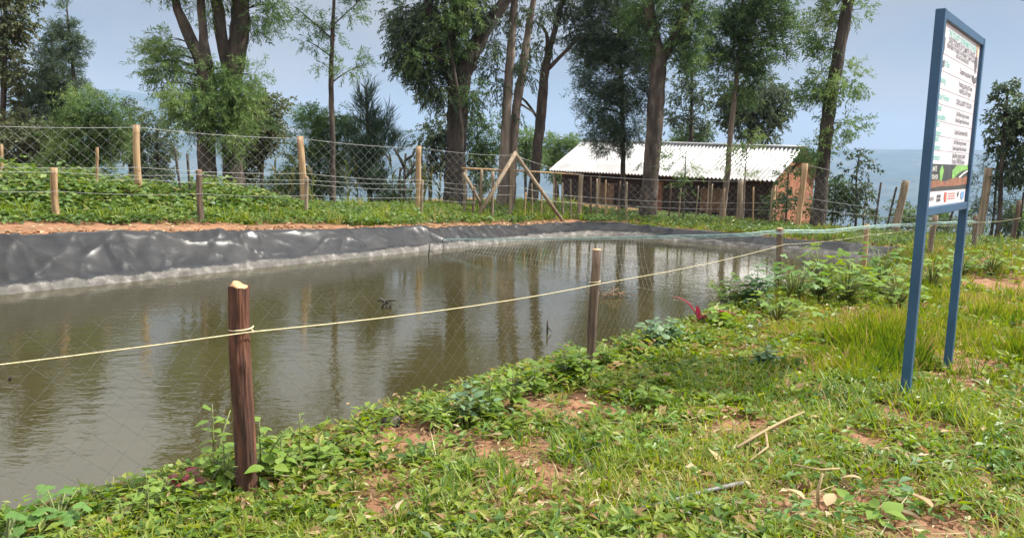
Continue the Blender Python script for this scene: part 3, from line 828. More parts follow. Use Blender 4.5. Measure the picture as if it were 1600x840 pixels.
# ------------------------------------------------------------------ sign board
def make_sign():
    a = G(1413, 630); b = G(1480, 577)
    topA = at_depth(1465, 14, a)
    ztop = topA[2]
    e1 = (b - a); e1[2] = 0; wd = np.linalg.norm(e1); e1 /= wd
    ez = np.array([0, 0, 1.0]); en = np.cross(e1, ez)
    # photograph: far leg reaches the board bottom where the near leg does
    zb_ = at_depth(1437, 338, a)[2]
    root = thing('sign_board', 'tall white project notice board in a blue steel frame on two legs in the grass', 'sign', a)
    h = 0.032
    def legbm(g):
        mb = MB()
        z0 = g[2] - 0.2
        c = np.array([g[0], g[1], (z0 + ztop) / 2])
        mb.box(c, e1 * h, en * h, ez * (ztop - z0) / 2)
        o = mb.build('leg', M['sign_blue'], root, smooth=False)
        bv = o.modifiers.new('bevel', 'BEVEL'); bv.width = 0.006; bv.segments = 2
        return o
    legbm(a); legbm(b)
    def rail(z, hh):
        mb = MB()
        m_ = (a + b) / 2; m_[2] = z
        mb.box(m_, e1 * (wd / 2 - h - 0.0005), en * (h - 0.003), ez * hh)
        o = mb.build('rail', M['sign_blue'], root, smooth=False)
        bv = o.modifiers.new('bevel', 'BEVEL'); bv.width = 0.005; bv.segments = 2
    rail(ztop - 0.032, 0.031); rail(zb_ + 0.032, 0.031)
    x0 = h + 0.002; x1 = wd - h - 0.002
    z1 = ztop - 0.065; z0 = zb_ + 0.065
    pw = x1 - x0; ph = z1 - z0
    mb = MB()
    m_ = (a + b) / 2; m_[2] = (z0 + z1) / 2
    mb.box(m_, e1 * pw / 2, en * 0.006, ez * ph / 2)
    board = mb.build('board', M['board_white'], root, smooth=False)
    # weld bead / end caps on the leg tops
    base = np.array([a[0], a[1], 0.0])
    def loc(u, v, off):   # u from left 0..1, v from top 0..1
        q = base + e1 * (x0 + u * pw) + en * (0.006 + off)
        q[2] = z1 - v * ph
        return q
    def panel(name, u0, v0, u1, v1, mat, off=0.002):
        k = MB()
        c = (loc(u0, v0, off) + loc(u1, v1, off)) / 2
        k.box(c, e1 * (u1 - u0) * pw / 2, en * 0.0008, ez * (v1 - v0) * ph / 2)
        o = k.build(name, M[mat], None, smooth=False); o.parent = board; o.location = -Vector((0, 0, 0)) - (board.location + root.location) if False else (0, 0, 0)
        return o
    def poly(name, pts, mat, off=0.0035):
        k = MB()
        pts = list(pts); nn = len(pts)
        V = [loc(u, v, off) for u, v in pts] + [loc(u, v, off - 0.001) for u, v in pts]
        k.v.append(np.array(V)); k.nv = len(V)
        c_ = np.arange(nn)[::-1]
        k.f.append((c_[None, :], 0, np.array([0.5])))
        sdq = np.array([[i, (i + 1) % nn, nn + (i + 1) % nn, nn + i] for i in range(nn)])
        k.f.append((sdq, 0, np.full(nn, 0.5)))
        o = k.build(name, M[mat], None, smooth=False); o.parent = board
        return o
    R3 = Matrix(((e1[0], 0, en[0], 0), (e1[1], 0, en[1], 0), (0, 1, 0, 0), (0, 0, 0, 1)))
    def text(body, u, v, size, mat, align='CENTER', squeeze=1.0):
        cu = bpy.data.curves.new('lettering', 'FONT'); cu.body = body; cu.size = size; cu.align_x = align; cu.align_y = 'CENTER'
        cu.offset = 0.0008
        ob = bpy.data.objects.new('lettering', cu); COL.objects.link(ob)
        dg = bpy.context.evaluated_depsgraph_get()
        me = bpy.data.meshes.new_from_object(ob.evaluated_get(dg))
        bpy.data.objects.remove(ob)
        me.name = 'lettering'; me.materials.clear(); me.materials.append(M[mat])
        o = bpy.data.objects.new('lettering', me); COL.objects.link(o)
        o.parent = board
        q = loc(u, v, 0.003)
        o.matrix_basis = Matrix.Translation(Vector(q)) @ R3 @ Matrix.Diagonal((squeeze, 1, 1, 1))
        return o
    S = 1.0
    text('THE COUNTY GOVERNMENT OF KISII', 0.52, 0.045, 0.062, 'ink_teal')
    text('DIRECTORATE OF CLIMATE CHANGE', 0.52, 0.083, 0.062, 'ink_grey')
    text('DEPARTMENT OF ENERGY, ENVIRONMENT, CLIMATE CHANGE', 0.52, 0.115, 0.040, 'ink_grey')
    text('AND NATURAL RESOURCES', 0.54, 0.142, 0.040, 'ink_grey')
    for v in (0.165, 0.255, 0.35, 0.432, 0.525, 0.605, 0.685):
        panel('rule', 0.01, v - 0.0011, 0.99, v + 0.0011, 'ink_line', 0.0015)
    rows = [(0.212, 'Project Title:', ['Cheptotio Aquaculture Project']), (0.303, 'Financing:', ['Financing Locally-Led Climate', 'Action(FLLoCA) Program']),
            (0.392, 'Tender Number:', ['CGK/FLLoCA/RFT/17/2023-2024']), (0.478, 'Overall\nResponsibility:', ['Chief Officer: Energy, Environment,', 'Climate Change & Natural Resources']),
            (0.566, 'Client/\nEmployer:', ['County Government of Kisii']), (0.645, 'Project\nSupervisor:', ['Chief Officer Energy, Environment,', 'Climate Change & Natural Resources']),
            (0.725, 'Contractor:', ['Suba River Logistics Limited', 'P.o Box 379-40100 Kisumu'])]
    for v, k, ls in rows:
        text(k, 0.03, v, 0.062, 'ink_teal', 'LEFT')
        n_ = len(ls)
        for i, l in enumerate(ls):
            text(l, 0.70, v + (i - (n_ - 1) / 2) * 0.036, 0.057 if len(l) < 30 else 0.046, 'ink_grey', 'CENTER', 0.82)
    # crest-like emblems left and right of the heading: shield over ribbon
    def emblem(u, v, s, m1):
        a_ = pw / ph
        poly('emblem', [(u - 0.03 * s, v - 0.03 * s * a_), (u + 0.03 * s, v - 0.03 * s * a_), (u + 0.034 * s, v + 0.02 * s * a_), (u, v + 0.065 * s * a_), (u - 0.034 * s, v + 0.02 * s * a_)], m1)
        poly('emblem', [(u - 0.012 * s, v - 0.03 * s * a_), (u + 0.012 * s, v - 0.03 * s * a_), (u + 0.02 * s, v - 0.09 * s * a_), (u, v - 0.11 * s * a_), (u - 0.02 * s, v - 0.09 * s * a_)], 'ink_gold', 0.004)
        poly('emblem', [(u - 0.06 * s, v + 0.07 * s * a_), (u, v + 0.085 * s * a_), (u + 0.06 * s, v + 0.07 * s * a_), (u + 0.05 * s, v + 0.105 * s * a_), (u, v + 0.115 * s * a_), (u - 0.05 * s, v + 0.105 * s * a_)], 'ink_grey', 0.004)
    emblem(0.92, 0.115, 1.0, 'ink_grey'); emblem(0.06, 0.115, 1.0, 'ink_grey')
    # printed banner: seedlings in soil
    panel('banner', 0.0, 0.762, 1.0, 0.915, 'banner', 0.0015)
    poly('soil_print', [(0.0, 0.865), (0.18, 0.852), (0.42, 0.862), (0.62, 0.838), (0.85, 0.845), (1.0, 0.83), (1.0, 0.885), (0.6, 0.893), (0.25, 0.89), (0.0, 0.9)], 'print_soil', 0.0032)
    poly('leaf_print', [(0.26, 0.858), (0.24, 0.80), (0.29, 0.765), (0.34, 0.80), (0.31, 0.858)], 'print_leaf', 0.0042)
    poly('leaf_print', [(0.56, 0.845), (0.55, 0.80), (0.66, 0.765), (0.97, 0.763), (0.99, 0.79), (0.82, 0.80), (0.70, 0.82), (0.62, 0.846)], 'print_leaf', 0.0042)
    poly('stem_print', [(0.74, 0.838), (0.9, 0.805), (0.99, 0.795), (0.99, 0.803), (0.86, 0.823), (0.77, 0.845)], 'ink_pale', 0.005)
    text('CLIMATE', 0.04, 0.79, 0.05, 'ink_pale', 'LEFT'); text('ACTION FOR', 0.03, 0.836, 0.045, 'ink_pale', 'LEFT'); text('A BETTER', 0.03, 0.872, 0.04, 'ink_pale', 'LEFT')
    # sponsor marks on the white strip
    text('FUNDED BY', 0.05, 0.958, 0.035, 'ink_grey', 'LEFT')
    for du in (0.0, 0.05):
        for dv in (0.0, 0.022):
            panel('logo', 0.24 + du, 0.938 + dv, 0.28 + du, 0.955 + dv, 'ink_grey', 0.0022)
    poly('logo', [(0.42, 0.925), (0.47, 0.93), (0.475, 0.985), (0.43, 0.985), (0.41, 0.955)], 'ink_red')
    for v in (0.935, 0.95, 0.965):
        panel('logo', 0.51, v, 0.70, v + 0.005, 'ink_red', 0.0022)
    poly('logo', [(0.75, 0.94), (0.79, 0.925), (0.80, 0.945), (0.77, 0.965)], 'ink_grey')
    poly('logo', [(0.86, 0.935), (0.95, 0.93), (0.95, 0.975), (0.90, 0.985), (0.86, 0.97)], 'ink_blue')
make_sign()

# ------------------------------------------------------------------ house
def make_house():
    u = np.array([0.664, -0.748, 0]); v = np.array([0.748, 0.664, 0]); ez = np.array([0, 0, 1.0])
    El = P(858, 266, 36.0); Er = P(1213, 283, 27.2)
    Rl = P(912, 220, 37.7); Rr = P(1258, 232, 28.9)
    Lx = np.linalg.norm(Er - El)
    root = thing('farm_house', 'brown mud walled house under a bright corrugated metal roof behind the fence', 'house', (El + Er) / 2 * np.array([1, 1, 0]) + np.array([0, 0, -0.9]))
    run = Rl - El; run2 = Rr - Er
    back = lambda e, rg: rg + np.array([run[0], run[1], -run[2]])
    # corrugated sheets, front and back slopes
    def slope(E0, E1, R0, R1, nsheet):
        per = 5
        for k in range(nsheet):
            mb = MB()
            f0, f1 = k / nsheet, (k + 1) / nsheet + 0.012
            ncol = per * 10 + 1; V = []
            f = np.linspace(f0, min(f1, 1.0), ncol)
            nrm = np.cross(E1 - E0, R0 - E0); nrm /= np.linalg.norm(nrm)
            if nrm[2] < 0: nrm = -nrm
            cyc = f * nsheet * per
            hgt = 0.038 * np.cos(cyc * 2 * np.pi) + (0.004 if k % 2 else 0.0) + RNG.uniform(-0.004, 0.004)
            rows = [0, 0.5, 1.0]
            for t in rows:
                q = (E0[None] + (E1 - E0)[None] * f[:, None]) * (1 - t) + (R0[None] + (R1 - R0)[None] * f[:, None]) * t
                V.append(q + nrm[None] * hgt[:, None])
            V = np.concatenate(V)
            Vb = V - nrm * 0.006
            n0 = len(V)
            i = np.arange(len(rows) - 1)[:, None] * ncol; j = np.arange(ncol - 1)[None, :]
            Q = np.stack([i + j, i + j + 1, i + ncol + j + 1, i + ncol + j], -1).reshape(-1, 4)
            eb = np.stack([np.arange(ncol - 1), np.arange(1, ncol), n0 + np.arange(1, ncol), n0 + np.arange(ncol - 1)], -1)
            mb.add(np.vstack([V, Vb]), [Q, Q[:, ::-1] + n0, eb])
            mb.build('roof_sheet', M['roof_metal'], root, smooth=True)
    slope(El, Er, Rl, Rr, 13)
    Bl = Rl + np.array([run[0], run[1], -run[2]]); Br = Rr + np.array([run2[0], run2[1], -run2[2]])
    slope(Bl, Br, Rl, Rr, 13)
    mb = MB()
    mb.tube([Rl + ez * 0.03 - u * 0.03, (Rl + Rr) / 2 + ez * 0.025, Rr + ez * 0.03 + u * 0.03], 0.07, 8)
    mb.build('ridge_cap', M['roof_metal'], root)
    # walls, set back below the eaves
    zb = -1.9
    def inset(E, R, f): return E + (R - E) * f
    f = 0.22
    A = inset(El, Rl, f); B = inset(Er, Rr, f); C = inset(Br, Rr, f); Dd = inset(Bl, Rl, f)
    A = A + u * 0.35; Dd = Dd + u * 0.35; B = B - u * 0.30; C = C - u * 0.30
    dz = np.array([0, 0, -0.10])
    th = 0.2
    def wall(p, q, name, inward):
        k = MB()
        p = p + dz; q = q + dz
        nseg = 10
        V = []
        for off in (0, 1):
            for t in np.linspace(0, 1, nseg):
                c = p + (q - p) * t + inward * th * off
                V.append([c[0], c[1], zb]); V.append(c)
        V = np.array(V); n0 = nseg * 2
        Qs = []
        for i in range(nseg - 1):
            a0 = 2 * i
            Qs += [[a0, a0 + 2, a0 + 3, a0 + 1], [n0 + a0, n0 + a0 + 1, n0 + a0 + 3, n0 + a0 + 2], [a0 + 1, a0 + 3, n0 + a0 + 3, n0 + a0 + 1]]
        Qs += [[0, 1, n0 + 1, n0], [n0 - 2, 2 * n0 - 2, 2 * n0 - 1, n0 - 1]]
        k.add(V, np.array(Qs))
        return k.build(name, M['mud_wall'], root, smooth=False)
    front = wall(A, B, 'wall', v); front.data.materials[0] = M['mud_wall_shaded']  # front takes the copy with shade painted in; gables keep the lit tone
    wall(Dd, C, 'wall', -v)
    # gables: pentagon prisms
    def gable(p, q, R, inward):
        k = MB()
        p = p + dz; q = q + dz; top = np.array([R[0], R[1], R[2] - 0.12]) + (p + q) / 2 * 0
        mid = (p + q) / 2; top = np.array([mid[0], mid[1], R[2] - 0.10])
        ring = [np.array([p[0], p[1], zb]), np.array([q[0], q[1], zb]), q, top, p]
        V = [r_ + u * 0.004 for r_ in ring] + [r_ + inward * th for r_ in ring]
        k.add(V, [np.array([[0, 1, 2, 3, 4]]), np.array([[9, 8, 7, 6, 5]]), np.array([[i, 5 + i, 5 + (i + 1) % 5, (i + 1) % 5] for i in range(5)])])
        return k.build('gable_wall', M['mud_wall'], root, smooth=False)
    gable(B + v * 0.201, C - v * 0.201, Rr, -u); gable(Dd - v * 0.201, A + v * 0.201, Rl, u)
    # door and shuttered windows on the front
    def opening(t, w, z0, z1, name, leafmat_):
        c = A + (B - A) * t - v * 0.02
        k = MB(); cz = (z0 + z1) / 2
        fr = k
        for sx in (-1, 1):
            fr.box(np.array([c[0], c[1], cz]) + u * sx * (w / 2 + 0.04), u * 0.04, v * 0.05, ez * (z1 - z0) / 2)
        fr.box(np.array([c[0], c[1], z1 + 0.042]), u * (w / 2 + 0.08), v * 0.05, ez * 0.04)
        o = MB()
        for i in range(4):
            o.box(np.array([c[0], c[1], cz]) + u * (-w / 2 + w * (i + 0.5) / 4), u * (w / 8 - 0.006), v * 0.03, ez * ((z1 - z0) / 2 - 0.003))
        d_ = o.build(name, M[leafmat_], root, smooth=False)
        f_ = fr.build('frame', M['wood_frame'], None, smooth=False); f_.parent = d_
    zg = -0.95
    opening(0.50, 0.85, zg, zg + 1.75, 'door', 'door_wood')
    opening(0.26, 0.8, zg + 0.7, zg + 1.55, 'window', 'wood_frame')
    opening(0.76, 0.8, zg + 0.7, zg + 1.55, 'window', 'wood_frame')
    # veranda poles under the eave, rafters ends
    for t in (0.015, 0.26, 0.5, 0.75, 0.985):
        p = El + (Er - El) * t + v * 0.18
        mb = MB(); mb.tube([[p[0], p[1], zb], [p[0] + 0.02, p[1], p[2] + 0.0]], [0.07, 0.06], 9, 0, True, None, 0.1)
        mb.build('veranda_pole', M['post_pale'] if t > 0.9 else M['post_weathered'], root)
    mb = MB(); mb.tube([El + v * 0.16 - ez * 0.0, Er + v * 0.16], 0.045, 8); mb.build('eave_beam', M['wood_frame'], root)
make_house()

# ------------------------------------------------------------------ trees and shrubs
STY = {  # leaf length, width, leaves per twig, twig length, droop, outward, material, fold
    'euc':     dict(L=0.14, W=0.036, k=12, tw=0.32, droop=0.8, out=0.35, mat='leaf_euc', lai=4.6, clump=0.30),
    'lush':    dict(L=0.15, W=0.030, k=14, tw=0.36, droop=0.25, out=0.8, mat='leaf_feather', lai=4.2, clump=0.34),
    'feather': dict(L=0.13, W=0.022, k=16, tw=0.36, droop=0.30, out=0.7, mat='leaf_feather', lai=2.4, clump=0.30),
    'conifer': dict(L=0.15, W=0.022, k=14, tw=0.36, droop=0.15, out=0.9, mat='leaf_conifer', lai=4.2, clump=0.28),
    'spruce':  dict(L=0.085, W=0.016, k=12, tw=0.15, droop=0.05, out=0.9, mat='leaf_conifer', lai=3.6, clump=0.14),
    'needle':  dict(L=0.42, W=0.016, k=14, tw=0.3, droop=-1.1, out=0.15, mat='leaf_conifer', lai=3.2, clump=0.28),
    'broad':   dict(L=0.12, W=0.06, k=10, tw=0.28, droop=0.35, out=0.5, mat='leaf_olive', lai=4.2, clump=0.30),
    'bush':    dict(L=0.13, W=0.045, k=10, tw=0.28, droop=0.25, out=0.6, mat='leaf_feather', lai=4.0, clump=0.32),
    'round':   dict(L=0.13, W=0.055, k=10, tw=0.26, droop=0.5, out=0.5, mat='leaf_euc', lai=4.2, clump=0.34),
}
def unit(a): return a / (np.linalg.norm(a, axis=-1, keepdims=True) + 1e-9)

def add_crown(mb, twmb, blobs, D, st, attach, base_tint=0.5, depth_f=0.8, dens=1.0):
    """blobs: (px, py, rx, ry[, dens]) at depth D -> leaf clumps spread on twigs through each blob"""
    for bl in blobs:
        px, py, rx, ry = bl[:4]; dm = bl[4] if len(bl) > 4 else 1.0
        Db = D + RNG.uniform(-0.25, 0.25) * rx * PX(D)
        c = P(px, py, Db); R = np.array([rx * PX(D), max(rx * depth_f, 10) * PX(D), ry * PX(D)])
        area = math.pi * R[0] * R[2]
        nleaf = int(area * st['lai'] * dens * dm / (st['L'] * st['W'] * 0.55) * 1.15)
        ntw = max(4, nleaf // st['k'])
        ncl = max(3, int(area / (st['clump'] ** 2) * 0.9))
        d = unit(RNG.normal(size=(ncl, 3)))
        rad = RNG.random(ncl) ** 0.55
        # an uneven outline: some clumps stick out
        cc = c + d * rad[:, None] * R * (0.62 + 0.55 * RNG.random((ncl, 1)))
        ctint = np.clip(base_tint + RNG.normal(0, 0.16, ncl), 0.02, 0.98)
        w = RNG.random(ncl) ** 0.8 + 0.15; w /= w.sum()
        ci = RNG.choice(ncl, ntw, p=w)
        sg = min(st['clump'] * 0.52, 0.5 * min(R[0], R[2]))
        o = RNG.normal(0, sg, (ntw, 3)) * np.array([1, 1, 0.75])
        pos = cc[ci] + o
        axis = unit(unit(cc[ci] - c) * st['out'] + unit(o) * 0.55 + RNG.normal(0, 0.35, (ntw, 3)) + np.array([0, 0, -0.4 * st['droop']]))
        k = st['k']
        t = np.tile(np.linspace(0.1, 1, k), ntw)
        pi = np.repeat(np.arange(ntw), k)
        bend = np.array([0, 0, -1.0])[None] * (t ** 2 * 0.16 * st['droop'] * st['tw'] * 3)[:, None]
        lp = pos[pi] + axis[pi] * (t * st['tw'])[:, None] + bend
        side = unit(np.cross(axis[pi], RNG.normal(size=(len(pi), 3))))
        ld = unit(axis[pi] * 0.55 + side * 0.75 + np.array([0, 0, -st['droop']]) + RNG.normal(0, 0.15, (len(pi), 3)))
        nn = unit(RNG.normal(size=(len(pi), 3)) + np.array([0, 0, 0.7]))
        L = st['L'] * RNG.uniform(0.65, 1.2, len(pi)); Wd = st['W'] * RNG.uniform(0.75, 1.25, len(pi))
        tint = np.clip(ctint[ci][pi] + RNG.normal(0, 0.13, len(pi)), 0, 1)
        mb.leaves(lp, ld, nn, L, Wd, 0, tint)
        # twigs: from the nearest stem point to the clumps
        if twmb is not None and len(attach):
            for q in cc[:: max(1, ncl // 9)]:
                dd = np.linalg.norm(attach - q, axis=1) + np.maximum(attach[:, 2] - q[2] + 0.1, 0) * 1.5
                a = attach[int(np.argmin(dd))]
                ln = np.linalg.norm(q - a)
                if ln < 0.08: continue
                m_ = a + (q - a) * 0.5 + np.array([RNG.normal(0, 0.05), RNG.normal(0, 0.05), 0.07 * ln])
                r0 = min(0.045, 0.007 + 0.011 * ln)
                twmb.tube([a, m_, q], [r0, r0 * 0.7, r0 * 0.3], 4, 0, False)

def tree(name, label, D, stems, blobs, style, bark='bark_dark', cat='tree', group=None, dens=1.0, tint=0.5, flare=1.25, up=None, depth_f=0.8):
    st = STY[style]
    px0 = stems[0][0][0]
    b = P(px0, 320, D); zb = TZ(b[0], b[1]); b[2] = zb
    root = thing(name, label, cat, b, group)
    attach = []
    for si, pts in enumerate(stems):
        q = [P(x, y, D) for x, y, _ in pts]; r = [w * 0.84 * PX(D) for _, _, w in pts]
        if si == 0 or pts[0][1] > 300:
            g = P(pts[0][0], 320, D); g[2] = TZ(g[0], g[1])
            if q[0][2] > g[2] + 0.05:
                q = [g - np.array([0, 0, 0.25]), g + np.array([0, 0, 0.12])] + q; r = [r[0] * flare * 1.15, r[0] * flare] + r
            else:
                q[0] = g - np.array([0, 0, 0.2])
        if up and si in up:      # carry the stem on above the frame
            q.append(q[-1] + (q[-1] - q[-2]) * 1.0); r.append(r[-1] * 0.7)
        # resample with slight wobble
        q = np.array(q); r = np.array(r)
        seg = np.concatenate([[0], np.cumsum(np.linalg.norm(np.diff(q, axis=0), axis=1))])
        n = max(6, int(seg[-1] / 0.22))
        tt = np.linspace(0, seg[-1], n)
        qq = np.stack([np.interp(tt, seg, q[:, c]) for c in range(3)], 1)
        for _ in range(2): qq[1:-1] = (qq[:-2] + 2 * qq[1:-1] + qq[2:]) / 4
        rr = np.interp(tt, seg, r)
        qq[1:-1] += RNG.normal(0, 0.06, (n - 2, 3)) * rr[1:-1, None]
        qq[:, 1] += (RNG.uniform(-0.25, 0.25) if si else 0) * tt
        rr = rr * (1 + 0.16 * (fbm(tt * 1.8, tt * 0 + si, 13, 3) - 0.5) * 2)
        mb = MB()
        mb.tube(qq, rr, 14 if rr.max() > 0.12 else (8 if rr.max() > 0.05 else 6), 0, True, None, 0.16)
        mb.build('trunk' if si == 0 or pts[0][1] > 300 else 'limb', M[bark], root)
        attach.append(qq)
    attach = np.vstack(attach)
    mb = MB(); tw = MB()
    add_crown(mb, tw, blobs, D, st, attach, tint, depth_f, dens)
    mb.build('crown', M[st['mat']], root, smooth=False)
    if tw.nv: tw.build('branches', M[bark], root)['kind'] = 'stuff'
    return root

# the row of big trees just beyond the far fence
tree('feathery_tree', 'big forked tree with feathery green regrowth round its trunk, left of the pond', 20.0,
     [[(330, 330, 17), (324, 270, 15), (322, 215, 15), (326, 150, 15), (322, 105, 13), (300, 65, 10), (282, 30, 8), (274, 0, 7)],
      [(326, 110, 11), (318, 60, 8), (313, 0, 7)]],
     [(258, 96, 30, 26), (243, 84, 16, 16), (268, 66, 14, 20, 0.9), (280, 122, 30, 28), (330, 120, 30, 22, 0.8), (350, 150, 40, 40, 1.0), (318, 165, 48, 36), (390, 112, 18, 20, 0.8), (300, 200, 20, 26, 0.8), (340, 205, 36, 24), (378, 160, 24, 30), (322, 8, 18, 14, 0.7), (270, -40, 60, 40), (330, -60, 50, 40)],
     'feather', 'bark_brown', tint=0.70, dens=1.9, up=[0, 1])
tree('tall_tree', 'tall straight brown trunked tree close beside the forked feathery tree', 20.6,
     [[(368, 330, 19), (364, 270, 17), (361, 200, 16), (360, 140, 16), (372, 70, 16), (376, 0, 15)], [(362, 140, 11), (352, 70, 11), (345, 0, 11)]],
     [(405, 20, 22, 22), (392, 50, 14, 18, 0.7), (428, 5, 14, 12), (335, 12, 14, 16, 0.6), (400, -50, 60, 40), (380, 195, 26, 28, 0.6), (372, 235, 12, 14, 0.5)],
     'feather', 'bark_brown', tint=0.5, dens=1.9, up=[0, 1])
tree('slender_tree', 'slender bare stemmed sapling with thin airy side branches', 21.8,
     [[(520, 330, 6), (520, 220, 5), (517, 120, 4.5), (522, 0, 3)], [(518, 130, 1.6), (540, 110, 1.2), (565, 100, .8)], [(518, 60, 1.6), (490, 35, 1.2), (462, 12, .8)], [(519, 90, 1.4), (495, 72, 1), (478, 62, .8)], [(520, 40, 1.4), (545, 20, 1), (560, 8, .7)]],
     [(548, 108, 26, 12, 0.9), (562, 96, 16, 10), (492, 42, 22, 14), (470, 18, 18, 12), (484, 66, 18, 10), (545, 20, 22, 12), (555, 2, 16, 10), (522, 60, 14, 12, 0.7), (502, 95, 14, 8, 0.7), (520, -30, 50, 24)],
     'feather', 'bark_brown', dens=1.0, tint=0.5, flare=1.1)
tree('leafy_tree', 'massive dark crowned tree with one thick limb leaning right over the water', 24.0,
     [[(710, 330, 20), (712, 250, 17), (716, 160, 17), (716, 130, 17), (738, 80, 14), (762, 40, 12), (790, 0, 10)], [(714, 140, 13), (690, 100, 11), (676, 40, 9), (670, 0, 8)], [(716, 130, 10), (706, 70, 8), (712, 0, 7)]],
     [(650, 40, 44, 42), (690, 30, 44, 40), (640, 90, 26, 30), (668, 100, 34, 34), (690, 135, 34, 26), (740, 25, 34, 28), (716, 85, 24, 26, 0.9), (735, 155, 22, 16, 0.8), (668, 140, 16, 14), (625, 60, 20, 28), (705, -40, 90, 40), (620, 20, 16, 20), (770, 65, 12, 20, 0.5)],
     'euc', 'bark_dark', dens=1.0, tint=0.46, up=[0, 1, 2])
tree('feathery_tree', 'mid green feathery regrowth on slim stems inside the massive dark crown', 23.3,
     [[(722, 330, 3), (722, 200, 3), (712, 120, 2.5), (700, 60, 2)]],
     [(700, 60, 28, 34, 0.8), (722, 20, 30, 22, 0.8), (732, 140, 20, 14), (660, 92, 24, 20, 0.7), (745, 10, 20, 14)],
     'lush', 'bark_dark', dens=0.7, tint=0.5)
tree('eucalyptus_tree', 'straight pale trunked eucalyptus, left one of the close pair beside the bracing', 24.6,
     [[(783, 330, 9), (788, 240, 8.5), (794, 140, 8), (801, 40, 7), (804, 0, 6)]],
     [(806, 20, 18, 18, 0.8), (780, 60, 14, 26, 0.7), (768, 105, 16, 22, 0.8), (782, 140, 14, 16, 0.8), (790, -40, 40, 30)],
     'euc', 'bark_pale', dens=0.85, tint=0.4, up=[0])
tree('eucalyptus_tree', 'pale trunked eucalyptus curving right, right one of the close pair beside the bracing', 24.9,
     [[(797, 330, 8), (801, 250, 7.5), (806, 170, 7.5), (818, 100, 7), (826, 40, 6), (834, 0, 5)], [(806, 158, 2.5), (828, 172, 2), (838, 180, 1.5)]],
     [(838, 20, 18, 16, 0.8), (822, 90, 18, 22, 0.8), (828, 120, 14, 18, 0.8), (790, 170, 14, 14, 0.6), (830, -40, 36, 30)],
     'euc', 'bark_pale', dens=0.85, tint=0.38, up=[0])
tree('eucalyptus_tree', 'eucalyptus with bare branches fanning out from half way up, left of the metal roof', 26.0,
     [[(830, 330, 10), (838, 250, 9.5), (846, 170, 9), (850, 115, 8), (860, 70, 5.5), (872, 30, 4.5), (880, 0, 4)], [(852, 112, 4.5), (872, 92, 3.6), (892, 72, 3), (905, 60, 2)], [(850, 118, 4), (858, 60, 3.4), (852, 40, 2.6), (838, 35, 1.6)], [(838, 182, 2.6), (824, 160, 2.2), (808, 148, 1.5)]],
     [(890, 15, 26, 20, 0.9), (905, 50, 18, 18, 0.8), (866, 8, 18, 14, 0.8), (832, 60, 14, 10, 0.5), (856, 70, 14, 24, 0.5), (880, -40, 50, 30)],
     'euc', 'bark_brown', dens=0.8, tint=0.4, up=[0])
tree('dense_tree', 'dark fine leaved tree on a thin stem hiding the left part of the metal roof', 26.5,
     [[(973, 330, 5), (974, 270, 4.5), (972, 150, 4), (968, 60, 3), (965, 0, 2.5)]],
     [(960, 60, 52, 52), (930, 110, 34, 38), (985, 120, 44, 46), (955, 165, 44, 34), (940, 205, 28, 22), (980, 195, 32, 28), (920, 40, 26, 34), (1000, 60, 24, 40), (960, 5, 56, 30), (908, 150, 16, 16, 0.6), (955, 232, 22, 10, 0.8), (985, 235, 18, 10, 0.8), (960, -50, 70, 40)],
     'conifer', 'bark_dark', dens=0.95, tint=0.45)
tree('leafy_tree', 'thick trunked tree with a lush forked top, before the middle of the metal roof', 24.4,
     [[(1010, 345, 16), (1016, 280, 14), (1022, 200, 14), (1028, 110, 14), (1030, 92, 14), (1018, 50, 11), (1012, 0, 10)], [(1030, 96, 11), (1050, 65, 10), (1068, 30, 9), (1076, 0, 9)]],
     [(1030, 20, 26, 24, 0.9), (1060, 75, 26, 26), (1080, 30, 24, 34), (1040, 50, 18, 24, 0.8), (1000, 30, 22, 34), (1005, 75, 14, 22, 0.8), (1072, 95, 16, 18, 0.8), (1098, 10, 14, 18, 0.8), (1020, 235, 10, 24, 0.5), (1050, -45, 80, 36)],
     'lush', 'bark_brown', dens=1.2, tint=0.52, up=[0, 1])
tree('slender_tree', 'grey stemmed slender tree with a tall drooping crown before the right half of the roof', 26.0,
     [[(1128, 345, 5.5), (1136, 280, 5), (1142, 200, 4.5), (1151, 125, 4), (1156, 60, 3.4), (1160, 0, 3)]],
     [(1160, 30, 46, 40), (1200, 20, 40, 34), (1130, 55, 30, 40), (1175, 80, 40, 32), (1150, 110, 34, 30), (1215, 65, 20, 26), (1240, 62, 18, 12, 0.8), (1110, 90, 16, 26, 0.7), (1170, 130, 26, 20, 0.8), (1235, 10, 22, 18, 0.9), (1160, 225, 12, 16, 0.5), (1180, -45, 80, 40)],
     'lush', 'bark_pale', dens=1.0, tint=0.42)
tree('round_tree', 'dense rounded dark tree behind the right half of the metal roof', 37.0,
     [[(1170, 300, 7), (1172, 220, 6), (1176, 150, 5)]],
     [(1180, 170, 44, 40), (1150, 185, 36, 38), (1210, 175, 28, 34), (1225, 160, 14, 22), (1180, 205, 40, 18), (1135, 150, 22, 28), (1198, 130, 30, 24)],
     'round', 'bark_dark', dens=1.0, tint=0.42)
tree('pollard_tree', 'leaning pollarded tree with tufts of leaves up its bare trunk, right of the house', 23.0,
     [[(1278, 350, 12.5), (1284, 290, 11.5), (1290, 210, 11), (1298, 150, 11), (1310, 90, 10.5), (1320, 30, 10), (1326, 0, 10)]],
     [(1318, 12, 30, 18), (1340, 20, 14, 12, 0.8), (1292, 62, 20, 20), (1284, 75, 16, 14), (1302, 130, 36, 26), (1275, 145, 18, 14, 0.9), (1328, 128, 16, 18, 0.9), (1310, 195, 22, 20, 0.8), (1280, 230, 16, 22, 0.9), (1310, -40, 36, 26)],
     'lush', 'bark_dark', dens=1.05, tint=0.52, up=[0])
